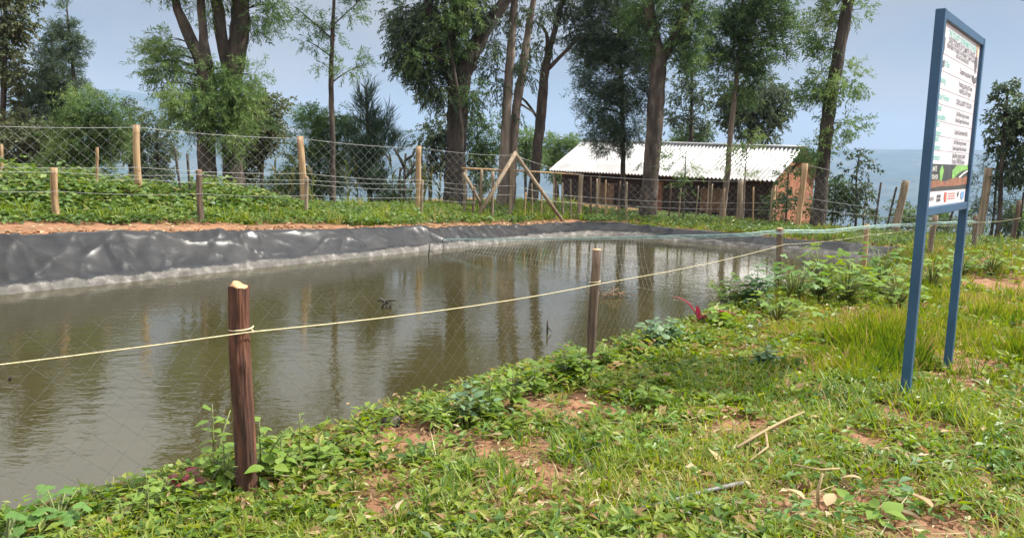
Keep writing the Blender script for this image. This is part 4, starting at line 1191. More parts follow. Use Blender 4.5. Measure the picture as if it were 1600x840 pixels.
# trees and shrubs behind the row
tree('tall_tree', 'pale olive tree cut by the left edge of the picture, behind the mesh fence', 25.0,
     [[(8, 330, 6), (4, 200, 5), (8, 60, 4)]],
     [(10, 30, 34, 36), (28, 50, 16, 30, 0.8), (5, 90, 30, 34, 0.9), (36, 120, 24, 36, 0.8), (50, 170, 34, 40, 0.9), (20, 200, 30, 36, 0.8), (60, 230, 36, 36, 0.9), (0, -30, 50, 30), (-40, 60, 50, 60)],
     'broad', 'bark_dark', dens=1.1, tint=0.36)
tree('conifer_tree', 'dark pointed conifer with a bare stretch of stem, tallest at the far left', 24.0,
     [[(122, 330, 4), (118, 150, 3.4), (110, 70, 2.6), (104, 8, 1.2)]],
     [(104, 14, 5, 12), (105, 30, 12, 8), (107, 46, 19, 9), (110, 62, 24, 9), (112, 78, 23, 9), (120, 94, 19, 8), (99, 90, 15, 8), (129, 130, 15, 8), (140, 146, 12, 9), (108, 112, 10, 9, 0.8), (92, 48, 9, 7), (128, 70, 9, 6)],
     'spruce', 'bark_dark', dens=1.3, tint=0.6)
tree('conifer_tree', 'broad blackish conifer just left of the tallest pointed one', 24.8,
     [[(88, 330, 5), (86, 150, 4), (80, 60, 2)]],
     [(78, 46, 7, 12), (78, 64, 15, 13), (80, 86, 24, 18), (88, 115, 29, 22), (92, 145, 34, 24), (98, 180, 38, 26), (72, 130, 20, 20), (66, 160, 24, 24), (112, 160, 20, 22), (120, 190, 20, 20)],
     'spruce', 'bark_dark', dens=1.2, tint=0.42)
tree('leafy_shrub', 'bright green spreading shrub below the pointed conifer', 22.0,
     [[(150, 330, 3), (150, 230, 2.4), (146, 190, 1.6)]],
     [(140, 170, 36, 22), (165, 185, 30, 26), (150, 215, 40, 30), (120, 230, 36, 34), (175, 225, 22, 30, 0.8), (95, 265, 30, 26), (140, 262, 34, 24), (60, 275, 30, 22)],
     'feather', 'bark_dark', 'shrub', dens=2.6, tint=0.6)
tree('leafy_shrub', 'brownish olive thicket at the left edge under the pale olive tree', 23.5,
     [[(40, 330, 4), (44, 240, 2.4), (50, 200, 1.6)]],
     [(40, 215, 36, 34), (75, 225, 34, 40), (20, 255, 34, 30), (60, 265, 36, 28), (100, 245, 26, 34, 0.8)],
     'broad', 'bark_dark', 'shrub', dens=1.3, tint=0.6)
for px, top, wd, lab in ((203, 158, 9, 'slimmest columnar dark tree, leftmost of the trio left of the forked tree'), (222, 170, 14, 'columnar dark tree with a knobbed top, middle of the trio left of the forked tree'), (246, 186, 18, 'rounded columnar tree, broadest and rightmost of the trio left of the forked tree')):
    tree('columnar_tree', lab, 33.0, [[(px, 330, 3), (px, 250, 2.4), (px, top + 8, 1.4)]],
         [(px, top + 12, wd * 0.7, 14), (px + 2, top + 40, wd, 24), (px, top + 75, wd * 1.15, 30), (px + 1, 290, wd * 1.1, 26)], 'round', 'bark_dark', dens=1.1, tint=0.5)
tree('leafy_shrub', 'dark olive shrub against the blue hill, right of the tall twin trunks', 26.0,
     [[(408, 330, 4), (410, 240, 3), (412, 160, 2)]],
     [(412, 160, 20, 24), (416, 195, 24, 30), (404, 230, 26, 30), (420, 165, 14, 24), (396, 260, 22, 26), (425, 215, 14, 22)], 'broad', 'bark_dark', 'shrub', dens=1.7, tint=0.4)
tree('leafy_shrub', 'feathery mid green bush behind the slender sapling', 24.5,
     [[(500, 330, 3), (498, 250, 2.4), (495, 190, 1.5)]],
     [(496, 190, 26, 22, 0.9), (520, 200, 26, 26), (484, 225, 22, 24, 0.8), (540, 215, 20, 24), (510, 250, 34, 30), (548, 180, 12, 14, 0.6), (470, 270, 20, 30, 0.7), (505, 290, 36, 26)],
     'feather', 'bark_dark', 'shrub', dens=2.3, tint=0.5)
tree('needle_pine', 'spiky upswept pine rising above the bushes behind the third fence bay', 23.5,
     [[(578, 330, 5), (577, 240, 4), (574, 180, 3), (571, 135, 1.2)]],
     [(571, 152, 4, 20, 0.8), (575, 180, 9, 22, 0.7), (576, 212, 16, 24, 0.8), (578, 250, 24, 28, 0.8), (582, 292, 28, 26, 0.9), (594, 200, 7, 16, 0.6), (603, 236, 10, 20, 0.6), (560, 225, 8, 18, 0.6)], 'needle', 'bark_dark', dens=1.8, tint=0.5)
tree('leafy_shrub', 'dark shrub left of and behind the massive tree trunk', 30.0,
     [[(672, 330, 3), (672, 260, 2.5), (680, 210, 1.6)]],
     [(684, 200, 24, 20, 0.9), (672, 225, 22, 22), (690, 235, 22, 26), (668, 262, 24, 20), (700, 185, 16, 16, 0.7)], 'round', 'bark_dark', 'shrub', dens=1.0, tint=0.4)
tree('leafy_shrub', 'dark green shrubbery between the massive trunk and the eucalyptus pair', 30.0,
     [[(752, 330, 3), (750, 260, 2.5), (746, 210, 1.6)]],
     [(745, 205, 24, 22), (762, 230, 22, 30), (740, 245, 24, 26), (768, 190, 14, 18, 0.7), (755, 280, 28, 20, 0.7)], 'bush', 'bark_dark', 'shrub', dens=1.1, tint=0.28)
tree('leafy_shrub', 'light green bush left of the roof corner, between two eucalyptus trunks', 38.0,
     [[(822, 320, 3), (820, 250, 2.4), (822, 215, 1.6)]],
     [(822, 215, 18, 20), (815, 245, 20, 24), (835, 240, 14, 24)], 'bush', 'bark_dark', 'shrub', dens=1.2, tint=0.45)
tree('leafy_shrub', 'rounded green bush touching the left end of the metal roof', 40.0,
     [[(872, 310, 3), (868, 250, 2.4), (866, 220, 1.6)]],
     [(864, 222, 18, 16), (858, 248, 24, 20), (892, 220, 18, 14), (885, 240, 22, 16), (874, 268, 30, 14)], 'bush', 'bark_dark', 'shrub', dens=1.2, tint=0.5)
tree('eucalyptus_tree', 'thin see-through eucalyptus behind the roof, with sky showing between its leaves', 40.0,
     [[(1078, 300, 4), (1080, 200, 3), (1082, 110, 2)]],
     [(1082, 105, 22, 24, 0.7), (1065, 140, 26, 26, 0.75), (1095, 150, 24, 30, 0.75), (1060, 180, 22, 26, 0.8), (1095, 190, 20, 24, 0.8)], 'round', 'bark_dark', dens=0.7, tint=0.45)
tree('leafy_shrub', 'grey green bush peeping over the middle of the metal roof ridge', 41.0,
     [[(1075, 300, 3), (1076, 240, 2.4), (1078, 205, 1.6)]],
     [(1066, 208, 20, 14), (1088, 205, 18, 14), (1075, 222, 34, 12)], 'bush', 'bark_dark', 'shrub', dens=1.0, tint=0.5)
tree('sapling', 'wispy light green sapling leaning in front of the right half of the roof', 24.6,
     [[(1162, 330, 1.6), (1164, 270, 1.3), (1168, 225, 0.9)]],
     [(1166, 232, 18, 14, 0.7), (1152, 250, 14, 12, 0.6), (1180, 218, 12, 10, 0.6), (1158, 278, 10, 16, 0.4)], 'feather', 'bark_pale', dens=0.75, tint=0.75, flare=1.0)
tree('sapling', 'small leafy sapling in front of the house wall under the middle of the roof', 24.0,
     [[(1068, 340, 1.6), (1070, 280, 1.3), (1072, 235, 0.9)]],
     [(1072, 240, 14, 16, 0.7), (1066, 265, 14, 14, 0.7), (1074, 290, 12, 14, 0.5)], 'feather', 'bark_dark', dens=0.9, tint=0.5, flare=1.0)
tree('leafy_shrub', 'dark shrub against the orange gable end of the house', 24.0,
     [[(1228, 345, 2), (1230, 300, 1.6), (1232, 270, 1.2)]],
     [(1230, 305, 14, 20), (1236, 280, 12, 14, 0.8), (1225, 330, 16, 14), (1258, 250, 12, 14, 0.8), (1270, 240, 12, 14, 0.8)], 'bush', 'bark_dark', 'shrub', dens=1.0, tint=0.35)
tree('leafy_shrub', 'bushy dark foliage round the foot of the pollarded tree', 24.4,
     [[(1300, 345, 2), (1304, 310, 1.6), (1306, 285, 1.2)]],
     [(1302, 300, 22, 22, 0.9), (1285, 320, 20, 20), (1316, 325, 22, 18), (1296, 275, 12, 14, 0.7)], 'bush', 'bark_dark', 'shrub', dens=1.0, tint=0.35)
tree('sapling', 'airy young tree standing alone against the blue valley, left of the sign', 24.0,
     [[(1338, 350, 2), (1337, 300, 1.7), (1340, 250, 1.2), (1346, 232, 0.8)], [(1352, 340, 1.6), (1360, 300, 1.2), (1358, 285, 0.8)]],
     [(1340, 255, 18, 16, 0.7), (1330, 268, 14, 10, 0.7), (1322, 300, 18, 12, 0.8), (1352, 296, 22, 10, 0.9), (1335, 312, 26, 12, 0.8), (1358, 322, 18, 12, 0.8), (1345, 335, 26, 10, 0.8), (1350, 245, 8, 8, 0.5)], 'round', 'bark_dark', dens=0.75, tint=0.4, flare=1.0)
tree('round_tree', 'dark leaning tree at the right edge of the picture beyond the sign', 20.5,
     [[(1562, 350, 4), (1564, 270, 3.4), (1568, 200, 3), (1575, 140, 1.6)], [(1566, 240, 2.4), (1580, 220, 2), (1600, 200, 1.6)]],
     [(1574, 150, 11, 22, 0.9), (1585, 185, 22, 26, 0.9), (1562, 195, 18, 14, 0.8), (1600, 215, 30, 32), (1590, 255, 24, 22, 0.9), (1615, 180, 30, 30), (1560, 215, 14, 12, 0.6), (1605, 280, 16, 12, 0.8)], 'round', 'bark_dark', dens=1.6, tint=0.36)
tree('conifer_tree', 'thin needled sapling beside the leaning post at the right edge', 21.0,
     [[(1552, 350, 2.2), (1556, 290, 1.8), (1560, 240, 1.2)]],
     [(1560, 262, 14, 16, 0.6), (1556, 290, 20, 14, 0.7), (1552, 312, 24, 14, 0.8), (1556, 332, 26, 12, 0.9)], 'conifer', 'bark_dark', dens=0.7, tint=0.45)
tree('leafy_tree', 'overhanging leaves in the top right corner of the picture', 16.0,
     [[(1790, 330, 14), (1785, 150, 12), (1770, 20, 10)], [(1772, 30, 5), (1690, 0, 3.5), (1605, -4, 1.6)]],
     [(1602, -2, 16, 9, 0.9), (1640, -14, 36, 20), (1690, -20, 50, 40), (1760, -30, 70, 60)], 'round', 'bark_dark', dens=0.9, tint=0.4)
# shrubs hiding the fence line at the edge of the far slope
for i, (px, py, rx, ry, D, sty, tn, lab) in enumerate((
        (615, 300, 22, 26, 25, 'bush', 0.55, 'pale green shrub in the gap between the spiky pine and the third tall post'),
        (450, 285, 22, 34, 24, 'bush', 0.42, 'scrubby green bush left of the second tall fence post'),
        (1420, 335, 26, 16, 24, 'bush', 0.55, 'leafy creeper at the foot of the thick leaning post left of the sign'),
        (1500, 345, 40, 12, 22, 'bush', 0.45, 'low green shrub between the legs of the sign, by the far fence'),
        (1590, 340, 30, 18, 21, 'bush', 0.4, 'low green shrub at the right edge below the dark leaning tree'))):
    tree('leafy_shrub', lab, D, [[(px, py + 30, 1.8), (px + 1, py, 1.4), (px + 2, py - ry * 0.5, 1.0)]],
         [(px, py, rx, ry), (px - rx * 0.6, py + ry * 0.3, rx * 0.6, ry * 0.6), (px + rx * 0.6, py + ry * 0.25, rx * 0.6, ry * 0.6)], sty, 'bark_dark', 'shrub', dens=1.0, tint=tn, flare=1.0)

# bare broken stems by the third tall post
def dead_shrub():
    b = P(630, 320, 23); b[2] = TZ(b[0], b[1])
    root = thing('dead_shrub', 'bare dark broken stems standing up left of the third tall fence post', 'shrub', b)
    mb = MB()
    D = 23
    for pts in ([(632, 325), (632, 270), (634, 240)], [(632, 262), (622, 242), (616, 232)], [(634, 250), (645, 243), (648, 235)], [(626, 330), (624, 280), (626, 262)], [(632, 280), (644, 262), (650, 252)]):
        q = [P(x, y, D) for x, y in pts]
        if pts[0][1] > 300: q[0][2] = TZ(q[0][0], q[0][1]) - 0.1
        mb.tube(q, [0.05, 0.04, 0.035][:len(q)], 6, 0, True, None, 0.2)
    mb.build('stem', M['stick_dark'], root)
dead_shrub()

# maize plants on the edge of the slope
def maize(px, D, h, seed):
    rg = np.random.default_rng(seed)
    b = P(px, 320, D); b[2] = TZ(b[0], b[1])
    lab, grp = ('yellowing maize plant left of the second tall fence post', 'maize plants by the second tall post') if px < 480 else (('maize plant among the bushes behind the slender sapling', 'maize plants by the slender sapling') if px < 580 else ('yellowing maize plant in the patch by the third tall fence post', 'maize patch by the third tall post'))
    root = thing('maize_plant', lab, 'maize plant', b, grp)
    mb = MB(); ln = rg.normal(0, 0.06, 2)
    t = np.linspace(0, 1, 6)
    st = np.stack([b[0] + ln[0] * t * h, b[1] + ln[1] * t * h, b[2] + t * h], 1)
    mb.tube(st, np.linspace(0.018, 0.006, 6), 5)
    mb.build('stalk', M['stem_green'], root)
    mb = MB(); n = 11
    zt = rg.uniform(0.15, 1, n)
    base = np.stack([np.interp(zt, t, st[:, c]) for c in range(3)], 1)
    az = rg.uniform(0, 6.28, n)
    mb.blades(base, az, rg.uniform(0.45, 0.75, n), np.full(n, 0.06), rg.uniform(0.4, 0.8, n), rg.uniform(0.35, 0.7, n), 0, rg.random(n))
    mb.build('leaves', M['leaf_maize'], root)
for i, (px, D, h) in enumerate(((604, 23.5, 1.35), (616, 24.2, 1.5), (628, 23.8, 1.2), (640, 24.0, 1.4), (662, 23.6, 1.3), (674, 24.5, 1.4), (686, 24.0, 1.2), (432, 22.5, 1.5), (444, 23.2, 1.7), (456, 22.8, 1.5), (488, 22.3, 1.2), (545, 22.8, 1.1), (560, 23.2, 1.2))):
    maize(px, D, h, 100 + i)

# ------------------------------------------------------------------ grass and ground cover
def ground_points(n, r0, r1, a0, a1, rng, power=1.0):
    u = rng.random(n)
    r = np.exp(np.log(r0) + u * (np.log(r1) - np.log(r0))) if power == 1.0 else (r0 ** power + u * (r1 ** power - r0 ** power)) ** (1 / power)
    a = np.radians(rng.uniform(a0, a1, n))
    return r * np.sin(a), r * np.cos(a)

BARE = [(1410, 658, 0.30, 0.20), (1482, 600, 0.22, 0.16), (845, 745, 0.30, 0.39), (690, 690, 0.54, 0.17), (885, 640, 0.47, 0.13), (860, 700, 0.20, 0.18), (590, 742, 0.27, 0.10), (1130, 690, 0.47, 0.16), (1190, 665, 0.27, 0.16), (1240, 790, 0.38, 0.13), (180, 830, 0.19, 0.10), (1430, 830, 0.34, 0.10), (1205, 548, 0.12, 0.06), (1570, 452, 0.61, 0.26), (1480, 560, 0.41, 0.13), (760, 770, 0.14, 0.13), (1000, 650, 0.27, 0.08), (440, 775, 0.16, 0.13), (1350, 690, 0.27, 0.13), (620, 800, 0.16, 0.10)]
BAREW = [(G(px, py), rx, ry) for px, py, rx, ry in BARE]
def bare(x, y):
    b = np.zeros_like(x)
    for g, rx, ry in BAREW:
        dx = (x - g[0]) / rx; dy = (y - g[1]) / max(ry * g[1] / 2.2, 0.08)
        b = np.maximum(b, 1.25 - np.hypot(dx, dy) * 0.9)
    b = b + (fbm(x * 3.1, y * 3.1, 201, 3) - 0.5) * 1.3
    return b
SIDE_OK = lambda s, n: ((n < near_edge(s) + 0.10) & (s < SE + 1)) | (s > SE + 0.45)

def make_grass():
    rng = np.random.default_rng(21)
    x, y = ground_points(52000, 1.9, 27, -42, 42, rng)
    s, n = to_sn(x, y)
    keep = SIDE_OK(s, n) & (n < 13)
    cover = fbm(x * 0.8, y * 0.8, 210, 3)
    keep &= rng.random(len(x)) < np.clip(0.60 - np.clip(bare(x, y), 0, 1) * 1.1 - (0.5 - cover) * 2.2 + 0.40 * ss(0.8, 2.6, x - 0.15 * y), 0.03, 1)
    x, y = x[keep], y[keep]
    mb = MB()
    for near in (True, False):
        sel = (np.hypot(x, y) < 6.5) == near
        X, Y = x[sel], y[sel]
        r = np.hypot(X, Y)
        rightish = ss(0.8, 2.6, X - 0.15 * Y)
        tall = fbm(X * 1.4, Y * 1.4, 220, 3)
        k = 9 if near else 10
        N = len(X); ti = np.repeat(np.arange(N), k)
        spread = rng.uniform(0.012, 0.055, N)[ti] * np.interp(r[ti], [2, 6, 25], [1, 1.3, 2.5])
        az = rng.uniform(0, 2 * np.pi, N * k)
        bx = X[ti] + np.cos(az) * spread * rng.random(N * k); by = Y[ti] + np.sin(az) * spread * rng.random(N * k)
        bz = terrain(bx, by) - 0.008
        Lt = (0.06 + 0.13 * np.clip(tall - 0.25, 0, 1) + 0.20 * rightish * np.clip(tall - 0.2, 0, 1)) * rng.uniform(0.6, 1.5, N)
        L = Lt[ti] * rng.uniform(0.5, 1.3, N * k)
        Wd = rng.uniform(0.0045, 0.0095, N * k) * np.interp(r[ti], [2, 5, 12, 25], [0.9, 1.25, 2.0, 3.2])
        lean = rng.uniform(0.1, 1.05, N * k) * (1 - 0.4 * rightish[ti]); curl = rng.uniform(0.12, 0.6, N * k)
        patch = fbm(X * 0.9 + 4, Y * 0.9, 230, 3)
        tint = np.clip(0.46 + (patch - 0.5) * 1.1 + 0.08 * rightish + rng.normal(0, 0.15, N), 0.0, 0.95)[ti] + rng.normal(0, 0.1, N * k)
        dry = rng.random(N * k) < np.clip(0.02 + 0.4 * (fbm(X * 2.2, Y * 2.2, 235, 3) - 0.46), 0.02, 0.4)[ti]
        tint = np.where(dry, rng.uniform(0.93, 1.05, N * k), np.clip(tint, 0, 0.94))
        az2 = az + rng.normal(0, 0.5, N * k)
        base = np.stack([bx, by, bz], 1)
        if near:
            mb.blades(base, az2, L, Wd, lean, curl, 0, tint)
        else:
            la = lean * 0.9
            d = np.stack([np.cos(az2) * np.sin(la), np.sin(az2) * np.sin(la), np.cos(la)], 1)
            nn = np.stack([-np.cos(az2) * np.cos(la), -np.sin(az2) * np.cos(la), np.sin(la)], 1)
            mb.leaves(base, d, nn, L, Wd, 0, tint, 0.1)
    o = mb.build('grass', M['leaf_grass'], smooth=False)
    tag(o, 'short green and yellow grass covering the near bank', 'grass', kind='stuff')
make_grass()

def make_weeds():
    rng = np.random.default_rng(22)
    # small broad leaves between the grass, thicker along the water's edge
    x, y = ground_points(52000, 1.9, 26, -42, 42, rng)
    s, n = to_sn(x, y)
    edge = near_edge(s)
    nearedge = np.exp(-np.abs(edge - 0.2 - n) / 0.36)
    keep = SIDE_OK(s, n) & (n < 13)
    dens = np.clip(0.26 + 0.22 * ss(4.5, 7, np.hypot(x, y)) + 1.0 * nearedge + 1.1 * (fbm(x * 1.3 + 9, y * 1.3, 240, 3) - 0.5), 0, 1) * np.clip(1.05 - 1.1 * np.clip(bare(x, y), 0, 1), 0.04, 1)
    keep &= rng.random(len(x)) < dens
    x, y, nearedge = x[keep], y[keep], nearedge[keep]
    N = len(x); k = 8; ti = np.repeat(np.arange(N), k)
    r = np.hypot(x, y)
    hgt = (0.02 + (0.05 + 0.13 * ss(3.5, 8, np.hypot(x, y))) * nearedge * rng.random(N) + 0.06 * rng.random(N))[ti] * rng.random(N * k)
    az = rng.uniform(0, 2 * np.pi, N * k); rad = rng.uniform(0.0, 0.05, N)[ti] + 0.01
    bx = x[ti] + np.cos(az) * rad; by = y[ti] + np.sin(az) * rad
    bz = terrain(bx, by) + hgt + 0.012
    dirv = np.stack([np.cos(az), np.sin(az), rng.uniform(-0.25, 0.75, N * k)], 1)
    nn = np.stack([rng.normal(0, 0.3, N * k), rng.normal(0, 0.3, N * k), np.ones(N * k)], 1)
    L = rng.uniform(0.028, 0.085, N)[ti] * rng.uniform(0.7, 1.3, N * k) * np.interp(r[ti], [2, 6, 14, 25], [0.85, 1.1, 1.6, 2.0])
    Wd = L * rng.uniform(0.3, 0.55, N)[ti]
    tint = np.clip(rng.normal(0.62, 0.22, N)[ti] + rng.normal(0, 0.12, N * k), 0, 1)
    mb = MB(); mb.leaves(np.stack([bx, by, bz], 1), dirv, nn, L, Wd, 0, tint)
    o = mb.build('ground_weeds', M['leaf_weed'], smooth=False)
    tag(o, 'small broad leaved weeds growing among the near grass', 'weeds', kind='stuff')
    # dry litter
    x, y = ground_points(16000, 1.9, 18, -42, 42, rng)
    s, n = to_sn(x, y)
    lit = np.exp(-((x - 1.5) ** 2 / 1.2 + (y - 4.0) ** 2 / 0.9)) + np.exp(-((x - 1.6) ** 2 / 0.5 + (y - 2.9) ** 2 / 0.4)) + np.exp(-((x - 2.9) ** 2 / 0.8 + (y - 4.6) ** 2 / 0.8))
    keep = (n < near_edge(s) - 0.1) & (rng.random(len(x)) < 0.34 + 0.7 * lit)
    x, y = x[keep], y[keep]; N = len(x)
    az = rng.uniform(0, 2 * np.pi, N)
    dirv = np.stack([np.cos(az), np.sin(az), rng.uniform(-0.2, 0.3, N)], 1)
    nn = np.stack([rng.normal(0, 0.5, N), rng.normal(0, 0.5, N), np.ones(N)], 1)
    L = rng.uniform(0.03, 0.13, N)
    mb = MB(); mb.leaves(np.stack([x, y, terrain(x, y) + rng.uniform(0.012, 0.045, N)], 1), dirv, nn, L, L * rng.uniform(0.07, 0.4, N), 0, rng.random(N), 0.3)
    o = mb.build('dry_litter', M['straw'], smooth=False)
    tag(o, 'scattered dry straw and withered leaves lying in the grass', 'straw', kind='stuff')
make_weeds()

def near_crumbs():
    rng = np.random.default_rng(29)
    x, y = ground_points(14000, 2.0, 9, -35, 40, rng)
    s, n = to_sn(x, y)
    keep = (bare(x, y) > 0.35) & (n < near_edge(s) - 0.1)
    x, y = x[keep][:3200], y[keep][:3200]
    N = len(x); r = rng.gamma(2.0, 0.0042, N).clip(0.003, 0.03)
    c = np.stack([x, y, terrain(x, y) + r * 0.3], 1)
    o8 = np.array([[1, 0, 0], [-1, 0, 0], [0, 1, 0], [0, -1, 0], [0, 0, .75], [0, 0, -.75]])
    V = c[:, None, :] + o8[None] * r[:, None, None] * rng.uniform(0.55, 1.4, (N, 6, 3)) + rng.normal(0, 0.25, (N, 6, 3)) * r[:, None, None]
    T = np.array([[0, 2, 4], [2, 1, 4], [1, 3, 4], [3, 0, 4], [2, 0, 5], [1, 2, 5], [3, 1, 5], [0, 3, 5]])
    mb = MB(); mb.add(V.reshape(-1, 3), (np.arange(N)[:, None, None] * 6 + T[None]).reshape(-1, 3))
    tag(mb.build('soil_crumbs', M['ground'], smooth=False), 'crumbs of red soil on the bare patches of the near bank', 'soil', kind='stuff')
near_crumbs()

def creeping_weeds():
    rng = np.random.default_rng(33)
    x, y = ground_points(3600, 2.0, 18, -40, 42, rng)
    s, n = to_sn(x, y)
    keep = (n < near_edge(s) - 0.05) & (fbm(x * 0.9 + 20, y * 0.9, 290, 3) > 0.57) & (bare(x, y) < 0.6)
    x, y = x[keep], y[keep]; N = len(x); k = 7; ti = np.repeat(np.arange(N), k)
    az = rng.uniform(0, 6.283, N * k); rad = rng.uniform(0.02, 0.10, N * k)
    bx = x[ti] + np.cos(az) * rad; by = y[ti] + np.sin(az) * rad
    bz = terrain(bx, by) + rng.uniform(0.02, 0.11, N)[ti] * rng.uniform(0.5, 1.1, N * k)
    L = rng.uniform(0.03, 0.07, N)[ti] * rng.uniform(0.6, 1.25, N * k)
    d = np.stack([np.cos(az), np.sin(az), rng.uniform(-0.4, 0.35, N * k)], 1)
    nn = np.stack([rng.normal(0, 0.35, N * k), rng.normal(0, 0.35, N * k), np.ones(N * k)], 1)
    P_ = np.stack([bx, by, bz], 1)
    mb = MB(); mb.leaves(P_, d, nn, L, L * rng.uniform(0.42, 0.6, N)[ti], 0, np.clip(rng.normal(0.5, 0.25, N)[ti] + rng.normal(0, 0.1, N * k), 0, 1), 0.22)
    tag(mb.build('creeping_weeds', M['leaf_mallow'], smooth=False), 'rounder fresh green leaves of creeping weeds in patches on the near bank', 'weeds', kind='stuff')
    x, y = ground_points(2600, 2.0, 12, -38, 42, rng)
    s, n = to_sn(x, y); keep = (n < near_edge(s) - 0.1) & (fbm(x * 1.1, y * 1.1 + 9, 295, 3) > 0.47)
    x, y = x[keep], y[keep]; N = len(x); az = rng.uniform(0, 6.283, N)
    mb = MB()
    mb.blades(np.stack([x, y, terrain(x, y) + rng.uniform(0.01, 0.05, N)], 1), az, rng.uniform(0.06, 0.26, N), rng.uniform(0.003, 0.006, N), rng.uniform(1.2, 1.65, N), rng.uniform(-0.1, 0.15, N), 0, rng.uniform(0.1, 0.8, N))
    tag(mb.build('dead_stems', M['straw'], smooth=False), 'dead grass stems lying flat on the near bank', 'straw', kind='stuff')
creeping_weeds()

def make_far_cover():
    rng = np.random.default_rng(23)
    def sheet(name, label, m, cnt, smin, smax, nmin, nmax, hfun, Lr, wr, tmean, k=7):
        s = rng.uniform(smin, smax, cnt); n = rng.uniform(nmin, nmax, cnt)
        lo = NF + np.interp(s, [5, 10], [1.5, 0.95]) + 0.5 * (fbm(s * 0.8, s * 0, 250, 3) - 0.3)
        keep = ((n > lo) | (s > SE + 0.35 + 0.4 * fbm(n * 0.9, n * 0, 251, 3))) & (rng.random(cnt) < 0.55 + 0.9 * (fbm(s * 0.9, n * 0.9, 252, 3) - 0.35))
        s, n = s[keep], n[keep]
        x, y = to_xy(s, n); N = len(x); ti = np.repeat(np.arange(N), k)
        hh = hfun(s, n) * rng.uniform(0.5, 1.15, N)
        az = rng.uniform(0, 6.283, N * k); rad = rng.uniform(0.02, 0.14, N * k)
        bx = x[ti] + np.cos(az) * rad; by = y[ti] + np.sin(az) * rad
        bz = terrain(bx, by) + hh[ti] * rng.random(N * k) ** 0.6 + 0.01
        dirv = np.stack([np.cos(az), np.sin(az), rng.uniform(-0.5, 0.6, N * k)], 1)
        nn = np.stack([rng.normal(0, 0.4, N * k), rng.normal(0, 0.4, N * k), np.ones(N * k)], 1)
        L = rng.uniform(Lr[0], Lr[1], N * k)
        mb = MB(); mb.leaves(np.stack([bx, by, bz], 1), dirv, nn, L, L * wr, 0, np.clip(rng.normal(tmean, 0.2, N)[ti] + rng.normal(0, 0.1, N * k), 0, 1))
        o = mb.build(name, M[m], smooth=False); tag(o, label, name.replace('_', ' '), kind='stuff')
    sheet('ground_cover', 'low green creepers and weeds covering the far bank', 'leaf_cover', 15000, -5, 21, 13.3, 19.5, lambda s, n: 0.06 + 0.16 * fbm(s * 1.2, n * 1.2, 260, 3), (0.06, 0.13), 0.72, 0.5)
    mound = lambda s, n: 0.10 + 0.75 * ss(15.2, 17.4, n) * np.clip(np.maximum(np.exp(-((s - 5.2) / 1.9) ** 2), 0.85 * np.exp(-((s - 9.3) / 1.2) ** 2)) + 0.35 * np.exp(-((s - 7.4) / 1.0) ** 2), 0, 1) * (0.6 + 0.8 * fbm(s * 1.3, n * 1.3, 262, 3))
    sheet('bean_vines', 'heaped bean vines with broad leaves at the foot of the tall fence on the left', 'leaf_cover', 5200, 1.5, 11.5, 15.3, 18.6, mound, (0.09, 0.17), 0.75, 0.62, 9)
    sheet('end_weeds', 'weeds on the end bank behind the bird net', 'leaf_cover', 6500, 18.6, 24.5, -3, 15, lambda s, n: 0.08 + 0.22 * fbm(s * 1.2, n * 1.2, 270, 3), (0.06, 0.13), 0.5, 0.52)
make_far_cover()

def far_grass():
    rng = np.random.default_rng(31)
    s = rng.uniform(-4, 22, 5200); n = rng.uniform(13.7, 19.0, 5200)
    keep = ((n > NF + 0.7 + np.interp(s, [5, 10], [0.9, 0.1]) + 0.5 * fbm(s * 0.8, s * 0, 250, 3)) | (s > SE + 0.4)) & (fbm(s * 0.7, n * 0.7, 280, 3) > 0.45)
    x, y = to_xy(s[keep], n[keep]); N = len(x); k = 9; ti = np.repeat(np.arange(N), k)
    bx = x[ti] + rng.normal(0, 0.05, N * k); by = y[ti] + rng.normal(0, 0.05, N * k)
    L = rng.uniform(0.10, 0.42, N)[ti] * rng.uniform(0.5, 1.2, N * k)
    mb = MB(); mb.blades(np.stack([bx, by, terrain(bx, by)], 1), rng.uniform(0, 6.28, N * k), L, rng.uniform(0.010, 0.02, N * k), rng.uniform(0.1, 0.8, N * k), rng.uniform(0.1, 0.5, N * k), 0, np.clip(rng.normal(0.5, 0.25, N)[ti], 0, 1))
    tag(mb.build('tall_grass', M['leaf_grass'], smooth=False), 'taller grass tufts standing out of the creepers on the far bank', 'grass', kind='stuff')
far_grass()

